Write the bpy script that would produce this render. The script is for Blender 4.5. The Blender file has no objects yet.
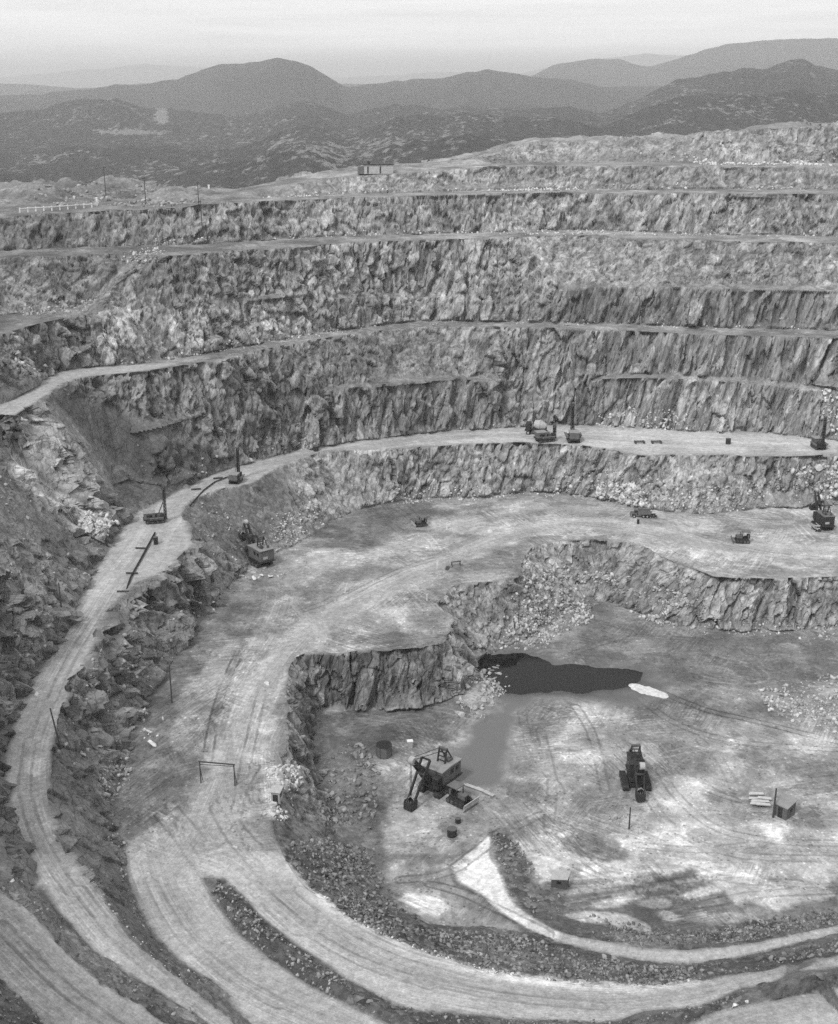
import bpy, math, random
import numpy as np
from mathutils import Vector, Matrix
from mathutils.geometry import delaunay_2d_cdt
from mathutils.bvhtree import BVHTree

random.seed(7)
rng = np.random.default_rng(11)
R = math.radians
SC = bpy.context.scene
COL = SC.collection

# ------------------------------------------------------------------ survey
# The pit was surveyed from the photograph: camera 127 m above the pit floor,
# 19.4 degrees down.  Every line below is (pixel x, pixel y) on a bench whose
# height in metres is known, so it turns into a true position in the world.
FPX, CX, CY, PITCH, HCAM = 1210.0, 419.0, 512.0, R(19.4), 127.0
cP, sP = math.cos(PITCH), math.sin(PITCH)

def ray(px, py):
    dx = (px - CX) / FPX
    dy = -(py - CY) / FPX
    return np.array([dx, cP + dy * sP, -sP + dy * cP])

def at_z(px, py, z):
    d = ray(px, py)
    t = (z - HCAM) / d[2]
    return (d[0] * t, d[1] * t, z)

def at_Y(px, py, Y):
    d = ray(px, py)
    t = Y / d[1]
    return (d[0] * t, Y, HCAM + d[2] * t)

def project(P):
    """world points (n,3) -> survey pixels (n,2) and range"""
    x, y, z = P[:, 0], P[:, 1], P[:, 2] - HCAM
    f = y * cP - z * sP
    u = y * sP + z * cP
    f = np.where(f < 1.0, 1.0, f)
    return CX + FPX * x / f, CY - FPX * u / f, np.sqrt(x * x + y * y + z * z)

# ------------------------------------------------------------------ noise
def _hash(ix, iy, iz, seed):
    with np.errstate(over='ignore'):
        h = ix.astype(np.int32).view(np.uint32) * np.uint32(374761393)
        h += iy.astype(np.int32).view(np.uint32) * np.uint32(668265263)
        h += iz.astype(np.int32).view(np.uint32) * np.uint32(2246822519)
        h += np.uint32((seed * 974711 + 1013904223) & 0xFFFFFFFF)
        h ^= h >> np.uint32(13); h *= np.uint32(1274126177)
        h ^= h >> np.uint32(16); h *= np.uint32(2654435769)
        h ^= h >> np.uint32(15)
    return (h & np.uint32(0xFFFFFF)).astype(np.float32) * np.float32(1 / 16777215.0)

def vnoise(x, y, z, seed=0):
    xi, yi, zi = np.floor(x), np.floor(y), np.floor(z)
    fx, fy, fz = x - xi, y - yi, z - zi
    fx = fx * fx * (3 - 2 * fx); fy = fy * fy * (3 - 2 * fy); fz = fz * fz * (3 - 2 * fz)
    r = 0
    for a in (0, 1):
        for b in (0, 1):
            for c in (0, 1):
                w = (fx if a else 1 - fx) * (fy if b else 1 - fy) * (fz if c else 1 - fz)
                r = r + w * _hash(xi + a, yi + b, zi + c, seed)
    return r * 2 - 1

def fbm(x, y, z, oct=4, seed=0, gain=0.5):
    a, s, r = 1.0, 0.0, 0
    for o in range(oct):
        r = r + a * vnoise(x * 2 ** o + 17.3 * o, y * 2 ** o - 9.1 * o, z * 2 ** o + 4.7 * o, seed + o)
        s += a; a *= gain
    return r / s

def worley(x, y, z, seed=0, tilt=False):
    """nearest cell: (distance, second distance, random value of the cell); with tilt also the height, -1..1, of a randomly leaning flat facet"""
    xi, yi, zi = np.floor(x), np.floor(y), np.floor(z)
    d1 = np.full(x.shape, 9.0); d2 = np.full(x.shape, 9.0)
    N1 = [np.zeros(x.shape, np.float32) for _ in range(3)]; O1 = [np.zeros(x.shape, np.float32) for _ in range(3)]
    for a in (-1, 0, 1):
        for b in (-1, 0, 1):
            for c in (-1, 0, 1):
                gx, gy, gz = xi + a, yi + b, zi + c
                ox = x - gx - _hash(gx, gy, gz, seed); oy = y - gy - _hash(gx, gy, gz, seed + 1); oz = z - gz - _hash(gx, gy, gz, seed + 2)
                d = ox * ox + oy * oy + oz * oz
                c1 = d < d1
                d2 = np.where(c1, d1, np.minimum(d2, d))
                for k, g, o in ((0, gx, ox), (1, gy, oy), (2, gz, oz)):
                    N1[k] = np.where(c1, g, N1[k]); O1[k] = np.where(c1, o, O1[k])
                d1 = np.where(c1, d, d1)
    v = _hash(*N1, seed + 3)
    if not tilt:
        return np.sqrt(d1), np.sqrt(d2), v
    t = sum((_hash(*N1, seed + 4 + k) * 2 - 1) * O1[k] for k in range(3))
    return np.sqrt(d1), np.sqrt(d2), v, t

# ------------------------------------------------------------------ survey lines
LINES = []     # (list of world points, jitter)

def catmull(pts, n=6):
    pts = [np.array(p, float) for p in pts]
    out = []
    for i in range(len(pts) - 1):
        p0 = pts[max(i - 1, 0)]; p1 = pts[i]; p2 = pts[i + 1]; p3 = pts[min(i + 2, len(pts) - 1)]
        for k in range(n):
            t = k / n
            out.append(0.5 * (2 * p1 + (p2 - p0) * t + (2 * p0 - 5 * p1 + 4 * p2 - p3) * t * t + (3 * p1 - p0 - 3 * p2 + p3) * t ** 3))
    out.append(pts[-1])
    return out

def L(pts, z=None, jit=0.0, smooth=True, close=False):
    """pts: (px,py) with z given, or (px,py,z)."""
    p3 = [(p[0], p[1], p[2] if len(p) > 2 else z) for p in pts]
    if smooth and len(p3) > 2:
        p3 = catmull(p3)
    W = [at_z(*p) for p in p3]
    LINES.append((W, jit))
    return W

def LY(pts, base, setback, jit=0.0):
    """a crest whose height follows from standing `setback` metres behind the toe line `base` (world)"""
    bx = [CX + FPX * p[0] / (p[1] * cP - (p[2] - HCAM) * sP) for p in base]
    by = [p[1] for p in base]
    o = np.argsort(bx); bx = np.array(bx)[o]; by = np.array(by)[o]
    W = []
    for p in catmull(pts):
        W.append(at_Y(p[0], p[1], float(np.interp(p[0], bx, by)) + setback))
    LINES.append((W, jit))
    return W

def LW(pts):
    LINES.append(([tuple(map(float, p)) for p in pts], 0.0))

Z1, Z2, Z3 = 11.5, 25.0, 54.0
# --- pit floor toe (under the inner rim)
T0 = [(1050, 640), (930, 636), (838, 632), (800, 630), (750, 630), (700, 629), (660, 623), (620, 606), (592, 600), (572, 606), (555, 622), (530, 640), (490, 652),
      (476, 657), (468, 670), (461, 690), (440, 702), (400, 707), (350, 709), (318, 714), (313, 725), (316, 745), (322, 780), (330, 815), (342, 842), (362, 866), (388, 896),
      (410, 914), (440, 926), (470, 927)]
L(T0, 0.0, 0.4)
# --- inner rim (crest of the lowest face)
C1 = [(1050, 582), (930, 580), (838, 577), (750, 578), (704, 573), (668, 560), (640, 545), (600, 540), (555, 541), (528, 552), (516, 574), (505, 579), (470, 584), (428, 592), (440, 606),
      (452, 619), (446, 632), (430, 642), (400, 648), (350, 652), (305, 654), (292, 664), (286, 685), (286, 710), (288, 738), (285, 766), (279, 798), (273, 824), (281, 852),
      (306, 887), (340, 914), (398, 944), (450, 961, 11.8), (520, 979, 12.1), (600, 987, 12.5), (652, 988, 12.8), (704, 980, 13), (742, 973, 13.1), (787, 966, 13.3), (838, 956, 13.5), (930, 930, 14), (1050, 880, 15)]
L(C1, Z1, 0.35)
# --- slot-cut ramp road down the near slope
RU = [(470, 868, 0.15), (489, 850, .2), (497, 872, .4), (509, 900, 1.0), (526, 914, 1.7), (560, 932, 3.0), (600, 940, 3.7), (641, 947, 4.3), (704, 949, 4.8), (742, 945, 5.0), (783, 937, 5.0), (811, 931, 5.0), (838, 925, 5.0), (930, 900, 5), (1050, 860, 5)]
L(RU[2:])
RD = [(456, 884, .1), (478, 892, .4), (498, 912, 1.0), (526, 929, 1.7), (560, 942, 3.0), (600, 952, 3.7), (652, 961, 4.3), (704, 962, 4.8), (742, 957, 5.0), (790, 945, 5.0), (838, 933, 5.0), (930, 908, 5), (1050, 868, 5)]
L(RD[1:])
L([(510, 880), (545, 905), (570, 918), (600, 925), (640, 931), (690, 933), (730, 930), (770, 922), (838, 912), (930, 890), (1050, 850)], 0.2)
# --- toe of the upper road's face (rear of the wide bench)
T1 = [(1050, 512), (930, 508), (838, 504), (760, 509), (700, 514), (645, 508), (600, 498), (545, 492), (470, 497), (400, 500), (345, 515), (310, 535), (280, 552), (256, 562), (236, 576), (222, 595),
      (205, 615), (190, 640), (167, 668), (150, 690), (138, 715), (128, 745), (118, 788), (116, 826), (126, 853), (130, 882, 11.8), (146, 923, 12.4), (173, 955, 13), (220, 988, 14), (241, 1012, 14.6), (270, 1040, 15.5), (330, 1100, 17)]
L(T1, Z1, 0.5)
# --- crest of the upper road
C2 = [(1050, 460), (930, 457), (838, 455), (770, 456), (700, 454), (640, 455), (600, 448), (530, 442), (450, 445), (400, 448), (330, 451), (280, 466), (250, 484), (215, 490), (190, 500), (181, 514), (186, 530), (192, 543),
      (180, 557), (160, 573), (133, 584), (112, 602), (101, 620), (88, 659), (70, 684), (62, 711, 24.8), (54, 741, 24.6), (50, 780, 24.2), (49, 815, 24), (58, 840, 23.6), (79, 868, 23), (103, 900, 22), (135, 941, 20.6), (164, 967, 19.6),
      (188, 985, 18.6), (223, 1014, 17.6), (262, 1050, 17), (320, 1110, 18)]
L(C2, Z2, 0.5)
# --- rear/left edge of the upper road
T2 = [(1050, 446), (930, 443), (838, 440), (760, 433), (700, 432), (640, 428), (560, 425), (500, 428), (430, 432), (388, 437), (330, 445), (290, 454), (250, 463), (215, 474), (185, 489), (160, 502), (138, 513), (126, 524), (112, 548), (90, 578), (76, 605),
      (68, 628), (55, 648), (35, 677), (21, 705), (11, 733), (5, 760, 24.6), (6, 785, 24.4), (12, 814, 24.2), (26, 850, 24), (41, 879, 23.6), (59, 911, 23), (94, 950, 21.5), (123, 970, 20.5), (161, 993, 19.5), (199, 1017, 18.6), (240, 1046, 18), (300, 1100, 18.5)]
wT2 = L(T2, Z2, 0.3)
# --- second near road, higher, bottom left corner
L([(-110, 800, 31), (-60, 842, 30), (0, 892, 29), (25, 907, 28.4), (60, 946, 27.2), (100, 984, 25.6), (140, 1006, 24), (175, 1030, 22.5), (240, 1075, 21)])
L([(-110, 890, 31), (-60, 932, 30), (0, 978, 29), (28, 1002, 28), (48, 1030, 27), (90, 1080, 25)])
L([(-150, 880, 40), (-80, 960, 37), (-30, 1020, 34), (10, 1080, 30)])
L([(-200, 780, 52), (-170, 850, 52), (-120, 960, 50), (-60, 1060, 46)])
# --- berm between the two lower road branches
L([(203, 878, 11.6), (216, 900, 12), (231, 921, 12.6), (240, 935, 12.9), (278, 964, 13.5), (310, 985, 14), (337, 999, 14.5), (381, 1021, 15.2), (440, 1045, 16), (560, 1052, 16.5), (660, 1036, 16.2), (714, 1011, 15.8), (769, 1001, 15.5), (804, 994, 15.5), (838, 988, 15.5), (930, 970, 16), (1050, 930, 17)])
L([(230, 878, 11.6), (240, 891, 11.8), (260, 917, 12), (299, 947, 12.3), (357, 985, 12.7), (404, 1008, 13), (430, 1014, 13.2), (510, 1018, 13.4), (580, 1022, 13.5), (614, 1021, 13.6), (645, 1011, 13.7), (697, 1008, 13.8), (721, 1000, 13.8), (742, 987, 13.8), (771, 982, 13.9), (811, 966, 14), (838, 968, 14), (930, 945, 14.4), (1050, 900, 15.5)])
L([(214, 886, 13.2), (232, 905, 14.0), (262, 940, 14.6), (320, 976, 15.2), (365, 1000, 15.8), (420, 1022, 16.2)], jit=.5)
L([(655, 1022, 16.2), (690, 1013, 16.8), (728, 1003, 16.2)], jit=.4)
L([(777, 994, 16.2), (790, 980, 17.4), (815, 974, 18), (838, 974, 18), (900, 958, 18)], jit=.5)
L([(680, 1062, 16.5), (760, 1040, 16.5), (838, 1028, 16.5), (930, 1012, 17), (1050, 985, 18)])
# --- far wall
wT2R = [p for p in wT2 if p[1] > 318]
C3 = [(-200, 470), (-100, 455), (0, 423), (25, 409), (43, 397), (60, 384), (85, 377), (150, 370), (200, 362), (260, 350), (330, 337), (400, 328), (440, 326), (500, 327), (560, 328), (640, 331), (700, 334), (838, 338), (930, 341), (1050, 345)]
L(C3, Z3, 0.8)
T3 = [(-200, 450), (-100, 435), (0, 405), (25, 393), (44, 380), (65, 371), (95, 367), (130, 365), (180, 358), (230, 349), (330, 332), (400, 323), (440, 321), (500, 322), (560, 323), (640, 325), (700, 327), (838, 330), (930, 333), (1050, 337)]
wT3 = L(T3, Z3, 0.7)
# the ledge half way up to the third bench
for q0, q1 in (([(318, 391), (360, 387), (400, 382), (440, 380), (490, 380)], [(326, 387), (360, 383), (400, 378), (440, 376), (482, 377)]),
               ([(590, 380), (640, 378), (700, 380), (780, 386), (838, 394), (930, 398), (1050, 405)], [(600, 376.5), (640, 374), (700, 375), (780, 380), (838, 388), (930, 392), (1050, 398)])):
    LY(q0, wT2R, 4.0, .8); LY(q1, wT2R, 6.6, .5)
# left spur: gully line under the ramp road, pale outcrop line, lower ridge
L([(50, 405, 51.5), (62, 418, 48), (85, 440, 41), (110, 463, 34.5), (128, 480, 29.5), (150, 494, 26.5)], jit=.5)
L([(47, 408, 52.5), (58, 424, 49), (76, 446, 43), (97, 468, 36), (112, 486, 31)], jit=.6)
L([(-120, 470, 60), (-60, 452, 57), (0, 438, 51), (15, 460, 46.5), (40, 480, 41), (70, 503, 35.5), (95, 522, 30.5), (108, 531, 27.5)], jit=.7)
L([(-60, 470, 52), (0, 452, 46.5), (12, 472, 42), (36, 496, 36.5), (64, 520, 31), (88, 537, 27.6)], jit=.5)
L([(-120, 540, 58), (-60, 545, 52), (0, 565, 44), (20, 581, 39.5), (45, 611, 30.5), (58, 626, 26.8)], jit=.6)
L([(-60, 600, 45), (0, 592, 38), (16, 604, 34.5), (34, 628, 29), (44, 645, 26.6)], jit=.5)
L([(-160, 620, 62), (-90, 640, 48), (-40, 690, 36), (-20, 730, 31), (-14, 770, 30), (-8, 815, 29), (6, 855, 28), (20, 890, 27)], jit=.6)
L([(-200, 690, 62), (-120, 730, 46), (-60, 790, 36)], jit=.6)
# short bench left, between third and fourth
L([(-200, 385), (-100, 365), (0, 335), (30, 326), (60, 319), (85, 314)], 67.0, .5)
L([(-200, 362), (-100, 342), (0, 316), (40, 312), (70, 308), (88, 305)], 67.0, .4)
# corner edge of the forward wall
L([(99, 358, 56), (101, 335, 62), (104, 312, 67.5), (112, 290, 72), (118, 268, 76.5)], jit=.4)
# ledge between third and fourth bench
for q0, q1 in (([(330, 299), (360, 298), (400, 298), (440, 297)], [(336, 294), (360, 293), (400, 293), (434, 293)]),
               ([(560, 290), (600, 287), (660, 287), (720, 288), (780, 290), (838, 291), (930, 295), (1050, 300)], [(566, 286), (600, 283), (660, 283), (720, 284), (780, 285.5), (838, 286.5), (930, 290), (1050, 295)])):
    LY(q0, wT3, 3.6, .8); LY(q1, wT3, 6.0, .5)
C4 = [(-200, 285, 80), (-100, 270, 80), (0, 258, 80), (60, 256, 80), (100, 254, 80), (140, 255, 80), (180, 255, 80), (230, 251, 79.7), (290, 247, 79.4), (350, 243, 79), (430, 240, 79), (500, 238, 79), (560, 235, 79), (640, 239, 79), (700, 240, 79), (770, 242, 79), (838, 242, 79), (930, 244, 79), (1050, 248, 79)]
L(C4, None, 1.2)
T4 = [(-200, 275, 80), (-100, 260, 80), (0, 250, 80), (60, 248, 80), (100, 247, 80), (150, 246, 80), (200, 244, 80), (290, 239, 79.5), (350, 236, 79.2), (430, 234, 79.2), (500, 232, 79.2), (560, 230, 79.2), (640, 232, 79.2), (700, 234, 79.2), (838, 236, 79.2), (930, 238, 79.2), (1050, 242, 79.2)]
wT4 = L(T4, None, 1.0)
C5 = [(-200, 230), (-100, 224), (0, 217), (60, 213), (100, 211), (150, 209), (200, 206), (250, 202), (290, 200), (340, 198), (420, 196), (500, 193), (560, 192), (640, 194), (720, 193), (838, 194), (930, 195), (1050, 197)]
wC5 = LY(C5, wT4, 9.0, .6)
T5y = [(235, 199), (260, 197.5), (290, 196), (340, 194.5), (420, 192.5), (500, 189.5), (560, 188.5), (640, 190), (720, 189), (838, 190), (930, 191), (1050, 193)]
wT5 = LY(T5y, wC5, 17.0, .3)
C6 = [(245, 192), (270, 189), (300, 184), (340, 178), (372, 175.5), (420, 171.5), (480, 167), (560, 165.5), (640, 166), (720, 166), (838, 167), (930, 168), (1050, 170)]
wC6 = LY(C6, wT5, 8.0, .5)
T6y = [(488, 163.5), (520, 163), (580, 162.5), (640, 162.5), (720, 162.5), (838, 163), (930, 164), (1050, 166)]
wT6 = LY(T6y, wC6, 20.0, .3)
C7 = [(494, 157), (512, 148), (530, 143), (560, 141), (620, 140), (660, 142), (690, 137), (720, 134.5), (760, 132), (800, 128), (838, 122), (930, 116), (1050, 112)]
wC7 = LY(C7, wT6, 14.0, .6)
# --- plateau behind the rims, then the hillside drops to the valley
LY([(-200, 214), (-100, 208), (0, 199), (60, 197), (130, 198), (200, 193), (250, 186), (300, 176), (340, 168), (400, 163.5), (450, 162), (484, 159)], wC5, 46.0, .8)
LY([(-200, 212), (-100, 205), (0, 193), (50, 187), (100, 184), (130, 184), (170, 187), (210, 191), (260, 186), (320, 172), (400, 163.8), (470, 160)], wC5, 66.0, 1.2)
LY([(505, 147), (540, 141), (600, 139.5), (660, 141), (720, 134), (800, 128), (838, 122), (930, 116), (1050, 112)], wC7, 24.0, .8)
LW([(x, 600 + 20 * math.sin(x * .03), 30) for x in range(-420, 421, 30)])
LW([(x, 690, -5) for x in range(-470, 471, 40)])
# --- the near rim under and behind the camera
LW([(x, 96 + 3 * math.sin(x * .1), 22 + 4 * math.sin(x * .06)) for x in range(-40, 160, 8)])
LW([(x, 60, 58 + 3 * math.sin(x * .08)) for x in range(-150, 160, 10)])
LW([(x, 14 + 3 * math.sin(x * .09), 105) for x in range(-150, 160, 10)])
LW([(x, -20, 108) for x in range(-170, 180, 25)])
LW([(x, -90, 110) for x in range(-170, 180, 40)])
LW([(-150 - y * .12, y, 96 - y * .1) for y in range(0, 400, 25)])
LW([(150 + y * .1, y, 70 - y * .09) for y in range(0, 190, 25)])

def resample(W, step=2.6):
    W = [np.array(p, float) for p in W]
    out = [W[0]]
    for a, b in zip(W, W[1:]):
        d = np.linalg.norm((b - a)[:2])
        n = max(1, int(round(d / step)))
        # keep dense catmull samples apart
        if n == 1 and np.linalg.norm((b - out[-1])[:2]) < step * .6 and b is not W[-1]:
            continue
        for k in range(1, n + 1):
            out.append(a + (b - a) * k / n)
    return out

V0, E0 = [], []
for li, (W, jit) in enumerate(LINES):
    P = resample(W)
    base = len(V0)
    for i, p in enumerate(P):
        q = p.copy()
        if jit and 0 < i < len(P) - 1:
            t = P[i + 1] - P[i - 1]
            nrm = np.array([t[1], -t[0]]); nrm /= (np.linalg.norm(nrm) + 1e-9)
            s = float(fbm(np.array([q[0] * .16]), np.array([q[1] * .16]), np.array([li * 7.1]), 3, 5)[0]) * 2.2
            q[:2] += nrm * jit * s
            q[2] += .25 * jit * s
        V0.append(q)
        if i:
            E0.append((base + i - 1, base + i))
vv, ee, ff, ov, _, _ = delaunay_2d_cdt([Vector((p[0], p[1])) for p in V0], E0, [], 0, 1e-4, True)
VB = np.zeros((len(vv), 3))
n_cross = 0
for i, v in enumerate(vv):
    VB[i, :2] = v
    if ov[i]:
        VB[i, 2] = np.mean([V0[k][2] for k in ov[i]])
    else:
        n_cross += 1
        VB[i, 2] = np.nan
arr0 = np.array(V0)
for i in np.where(np.isnan(VB[:, 2]))[0]:
    d = np.sum((arr0[:, :2] - VB[i, :2]) ** 2, axis=1)
    k = np.argsort(d)[:4]
    VB[i, 2] = np.average(arr0[k, 2], weights=1 / (d[k] + .01))
    px_, py_, _r = project(VB[i:i + 1])
    print('CROSS near pixel', int(px_[0]), int(py_[0]))
TB = np.array([list(f) for f in ff if len(f) == 3], dtype=np.int64)
def tri_normals(V, T):
    n = np.cross(V[T[:, 1]] - V[T[:, 0]], V[T[:, 2]] - V[T[:, 0]])
    n[n[:, 2] < 0] *= -1
    a = np.linalg.norm(n, axis=1)
    return n / (a[:, None] + 1e-12), a / 2
# wind all triangles upward
cz = np.cross((VB[TB[:, 1]] - VB[TB[:, 0]])[:, :2], (VB[TB[:, 2]] - VB[TB[:, 0]])[:, :2])
TB[cz < 0] = TB[cz < 0][:, ::-1]
TB = TB[np.abs(cz) > 1e-6]
print('TIN', len(VB), len(TB), 'crossings', n_cross)
BVH = BVHTree.FromPolygons([tuple(v) for v in VB], [tuple(int(k) for k in t) for t in TB])

def drop(x, y):
    h = BVH.ray_cast(Vector((x, y, 400)), Vector((0, 0, -1)))
    return h[0].z if h[0] is not None else 0.0

def on_ground(px, py):
    """the point of the ground seen at a survey pixel"""
    d = Vector(ray(px, py)).normalized()
    h = BVH.ray_cast(Vector((0, 0, HCAM)), d)
    return h[0]
# ------------------------------------------------------------------ fine terrain mesh
def refine(V, T, tag, target, fac, maxit=14):
    """split every edge longer than target(mid point) until none is left; children inherit the triangle's tag"""
    for it in range(maxit):
        E = np.concatenate([T[:, [0, 1]], T[:, [1, 2]], T[:, [2, 0]]])
        E.sort(axis=1)
        key = E[:, 0] * (len(V) + 1) + E[:, 1]
        uk, inv = np.unique(key, return_inverse=True)
        ua = uk // (len(V) + 1); ub = uk % (len(V) + 1)
        ln = np.linalg.norm(V[ua] - V[ub], axis=1)
        k = fac[tag]
        ef = np.full(len(uk), 9.0)
        np.minimum.at(ef, inv, np.concatenate([k, k, k]))
        flag = ln > target((V[ua] + V[ub]) / 2) * ef
        if not flag.any():
            break
        nid = np.full(len(uk), -1, np.int64)
        nid[flag] = len(V) + np.arange(flag.sum())
        V = np.concatenate([V, (V[ua[flag]] + V[ub[flag]]) / 2])
        n = len(T)
        m = np.stack([nid[inv[:n]], nid[inv[n:2 * n]], nid[inv[2 * n:]]], axis=1)     # mid points of edges 01 12 20
        cnt = (m >= 0).sum(axis=1)
        out, tg = [T[cnt == 0]], [tag[cnt == 0]]
        for want in (1, 2):
            s = np.where(cnt == want)[0]
            if len(s) == 0:
                continue
            t, mm = T[s], m[s]
            # rotate so that the single flagged (or the single unflagged) edge is edge 01
            odd = np.argmax((mm >= 0) if want == 1 else (mm < 0), axis=1)
            idx = (odd[:, None] + np.arange(3)) % 3
            t = np.take_along_axis(t, idx, 1); mm = np.take_along_axis(mm, idx, 1)
            if want == 1:
                out += [np.stack([t[:, 0], mm[:, 0], t[:, 2]], 1), np.stack([mm[:, 0], t[:, 1], t[:, 2]], 1)]
                tg += [tag[s], tag[s]]
            else:
                p, q = mm[:, 1], mm[:, 2]
                out += [np.stack([t[:, 0], t[:, 1], p], 1), np.stack([t[:, 0], p, q], 1), np.stack([q, p, t[:, 2]], 1)]
                tg += [tag[s]] * 3
        s = np.where(cnt == 3)[0]
        t, mm = T[s], m[s]
        out += [np.stack([t[:, 0], mm[:, 0], mm[:, 2]], 1), np.stack([mm[:, 0], t[:, 1], mm[:, 1]], 1),
                np.stack([mm[:, 2], mm[:, 1], t[:, 2]], 1), mm]
        tg += [tag[s]] * 4
        T = np.concatenate(out); tag = np.concatenate(tg)
    return V, T, tag

nB, aB = tri_normals(VB, TB)
slopeB = np.degrees(np.arccos(np.clip(nB[:, 2], -1, 1)))

def target(P):
    px, py, r = project(P)
    inside = (px > -60) & (px < 900) & (py < 1090)
    return np.where(inside, np.clip(r * 0.0023, .36, 3.0), np.clip(r * .010, 1.5, 14.0))
V1, T1m, tagB = refine(VB, TB, np.arange(len(TB)), target, np.where(slopeB > 38, 1.0, np.where(slopeB > 14, 1.2, 2.2)))
print('terrain', len(V1), len(T1m))

NV = len(V1)
def vavg(val):
    """triangle values -> vertex averages weighted by area"""
    s = np.zeros((NV,) + val.shape[1:]); w = np.zeros(NV)
    a = area1
    for k in range(3):
        np.add.at(s, T1m[:, k], val * (a[:, None] if val.ndim > 1 else a))
        np.add.at(w, T1m[:, k], a)
    w = np.maximum(w, 1e-9)
    return s / (w[:, None] if val.ndim > 1 else w)
_n, area1 = tri_normals(V1, T1m)
slope1 = slopeB[tagB]
c0 = V1[T1m].mean(axis=1); cpx0, cpy0, _r0 = project(c0)
FARW = np.clip((cpx0 - 150 + np.clip((430 - cpy0) * 3, -120, 260)) / 40, 0, 1) * np.clip((560 - cpy0 + np.clip(cpx0 - 200, -90, 240) * .9) / 60, 0, 1)   # the quarried walls, as against the old west slopes
rock_t = np.clip((slope1 - (40 - 14 * FARW)) / (10 - 2 * FARW), 0, 1)
rock_t = np.maximum(rock_t, .75 * FARW * (slope1 > 13))
talus_t = np.clip((slope1 - 12) / 10, 0, 1)
slv = vavg(slope1); rock = vavg(rock_t); talus = vavg(talus_t); QUAR = np.maximum(FARW, np.clip((cpx0 - 236) / 14, 0, 1) * (cpy0 > 430))
RIMF = np.clip((cpx0 - 236) / 14, 0, 1) * (cpy0 > 430) * np.clip((840 - cpy0) / 20, 0, 1) * (slope1 > 30)
steep = vavg(np.maximum(np.clip((slope1 - 50) / 12, 0, 1), np.maximum(RIMF, FARW * np.clip((slope1 - 12) / 6, 0, 1))) * QUAR)
# smoothed wall normals
nV = vavg(nB[tagB])
E = np.unique(np.sort(np.concatenate([T1m[:, [0, 1]], T1m[:, [1, 2]], T1m[:, [2, 0]]]), axis=1), axis=0)
deg = np.bincount(E.ravel(), minlength=NV).astype(float)
for _ in range(10):
    s = np.zeros((NV, 3))
    np.add.at(s, E[:, 0], nV[E[:, 1]]); np.add.at(s, E[:, 1], nV[E[:, 0]])
    nV = .4 * nV + .6 * s / deg[:, None]
nV /= np.linalg.norm(nV, axis=1)[:, None]
PX, PY, RG = project(V1)
# outcrops of bare rock breaking through the earth slopes
oc = fbm(V1[:, 0] * .07 + .02 * V1[:, 2], V1[:, 1] * .05, V1[:, 2] * .07, 4, 201, .6)
rock = np.maximum(rock, np.clip(talus * 1.2 - .2, 0, 1) * np.clip((oc - .08) * 6, 0, 1) * np.clip((850 - PY + .0) / 20, 0, 1))
rock = rock * np.clip(1 - .6 * (PY - 870) / 40 * (PX > 60), .25, 1)
# scree leaning on the foot of the faces: how high the heap reaches varies along the wall
LEV = np.array([0, 11.5, 25, 40.3, 54, 65.5, 79, 91, 99])
hz_ = V1[:, 2] - LEV[np.clip(np.searchsorted(LEV, V1[:, 2] + .2) - 1, 0, 8)]
hT = np.clip(.9 + 7 * (fbm(V1[:, 0] * .045, V1[:, 1] * .045, np.floor(V1[:, 2] * 0) + 3.3, 3, 205, .6) + .02) , .3, 4.2)
heap = np.clip((hT - hz_) / 2.0, 0, 1) * np.clip(rock * 1.4, 0, 1) * (PY < 760) * (PX > 130)
push = np.clip(hT - hz_, 0, 6) * .75 * heap
rock_all = rock.copy()
rock = rock * (1 - .55 * heap)

def in_poly(px, py, poly):
    c = np.zeros(px.shape, bool)
    n = len(poly)
    for i in range(n):
        x1, y1 = poly[i][:2]; x2, y2 = poly[(i + 1) % n][:2]
        if y1 == y2:
            continue
        hit = ((y1 > py) != (y2 > py)) & (px < (x2 - x1) * (py - y1) / (y2 - y1) + x1)
        c ^= hit
    return c

def line_dist(px, py, pts, closed=False):
    """distance to a polyline, and the signed side distance"""
    best = np.full(px.shape, 1e9); sgn = np.zeros(px.shape)
    P = list(pts) + ([pts[0]] if closed else [])
    for (x1, y1), (x2, y2) in zip([p[:2] for p in P], [p[:2] for p in P[1:]]):
        dx, dy = x2 - x1, y2 - y1
        l2 = dx * dx + dy * dy + 1e-9
        t = np.clip(((px - x1) * dx + (py - y1) * dy) / l2, 0, 1)
        ex, ey = px - x1 - t * dx, py - y1 - t * dy
        d = np.hypot(ex, ey)
        c = d < best
        best = np.where(c, d, best)
        sgn = np.where(c, np.sign(dx * ey - dy * ex), sgn)
    return best, sgn

def region(poly, feather=6.0, rough=0.0, seed=0):
    """soft membership of the ground inside an outline surveyed in pixels, with a ragged border"""
    xs = [p[0] for p in poly]; ys = [p[1] for p in poly]
    m = 4 + feather + rough * 2
    s = np.where((PX > min(xs) - m) & (PX < max(xs) + m) & (PY > min(ys) - m) & (PY < max(ys) + m))[0]
    out = np.zeros(NV)
    if len(s) == 0:
        return out
    d, _ = line_dist(PX[s], PY[s], poly, True)
    d = np.where(in_poly(PX[s], PY[s], poly), d, -d)
    if rough:
        d = d + rough * 1.6 * fbm(V1[s, 0] * .22, V1[s, 1] * .22, V1[s, 2] * .1 + seed, 4, 31 + seed, .6)
    out[s] = np.clip(d / max(feather, .1) + .5, 0, 1)
    return out

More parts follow.
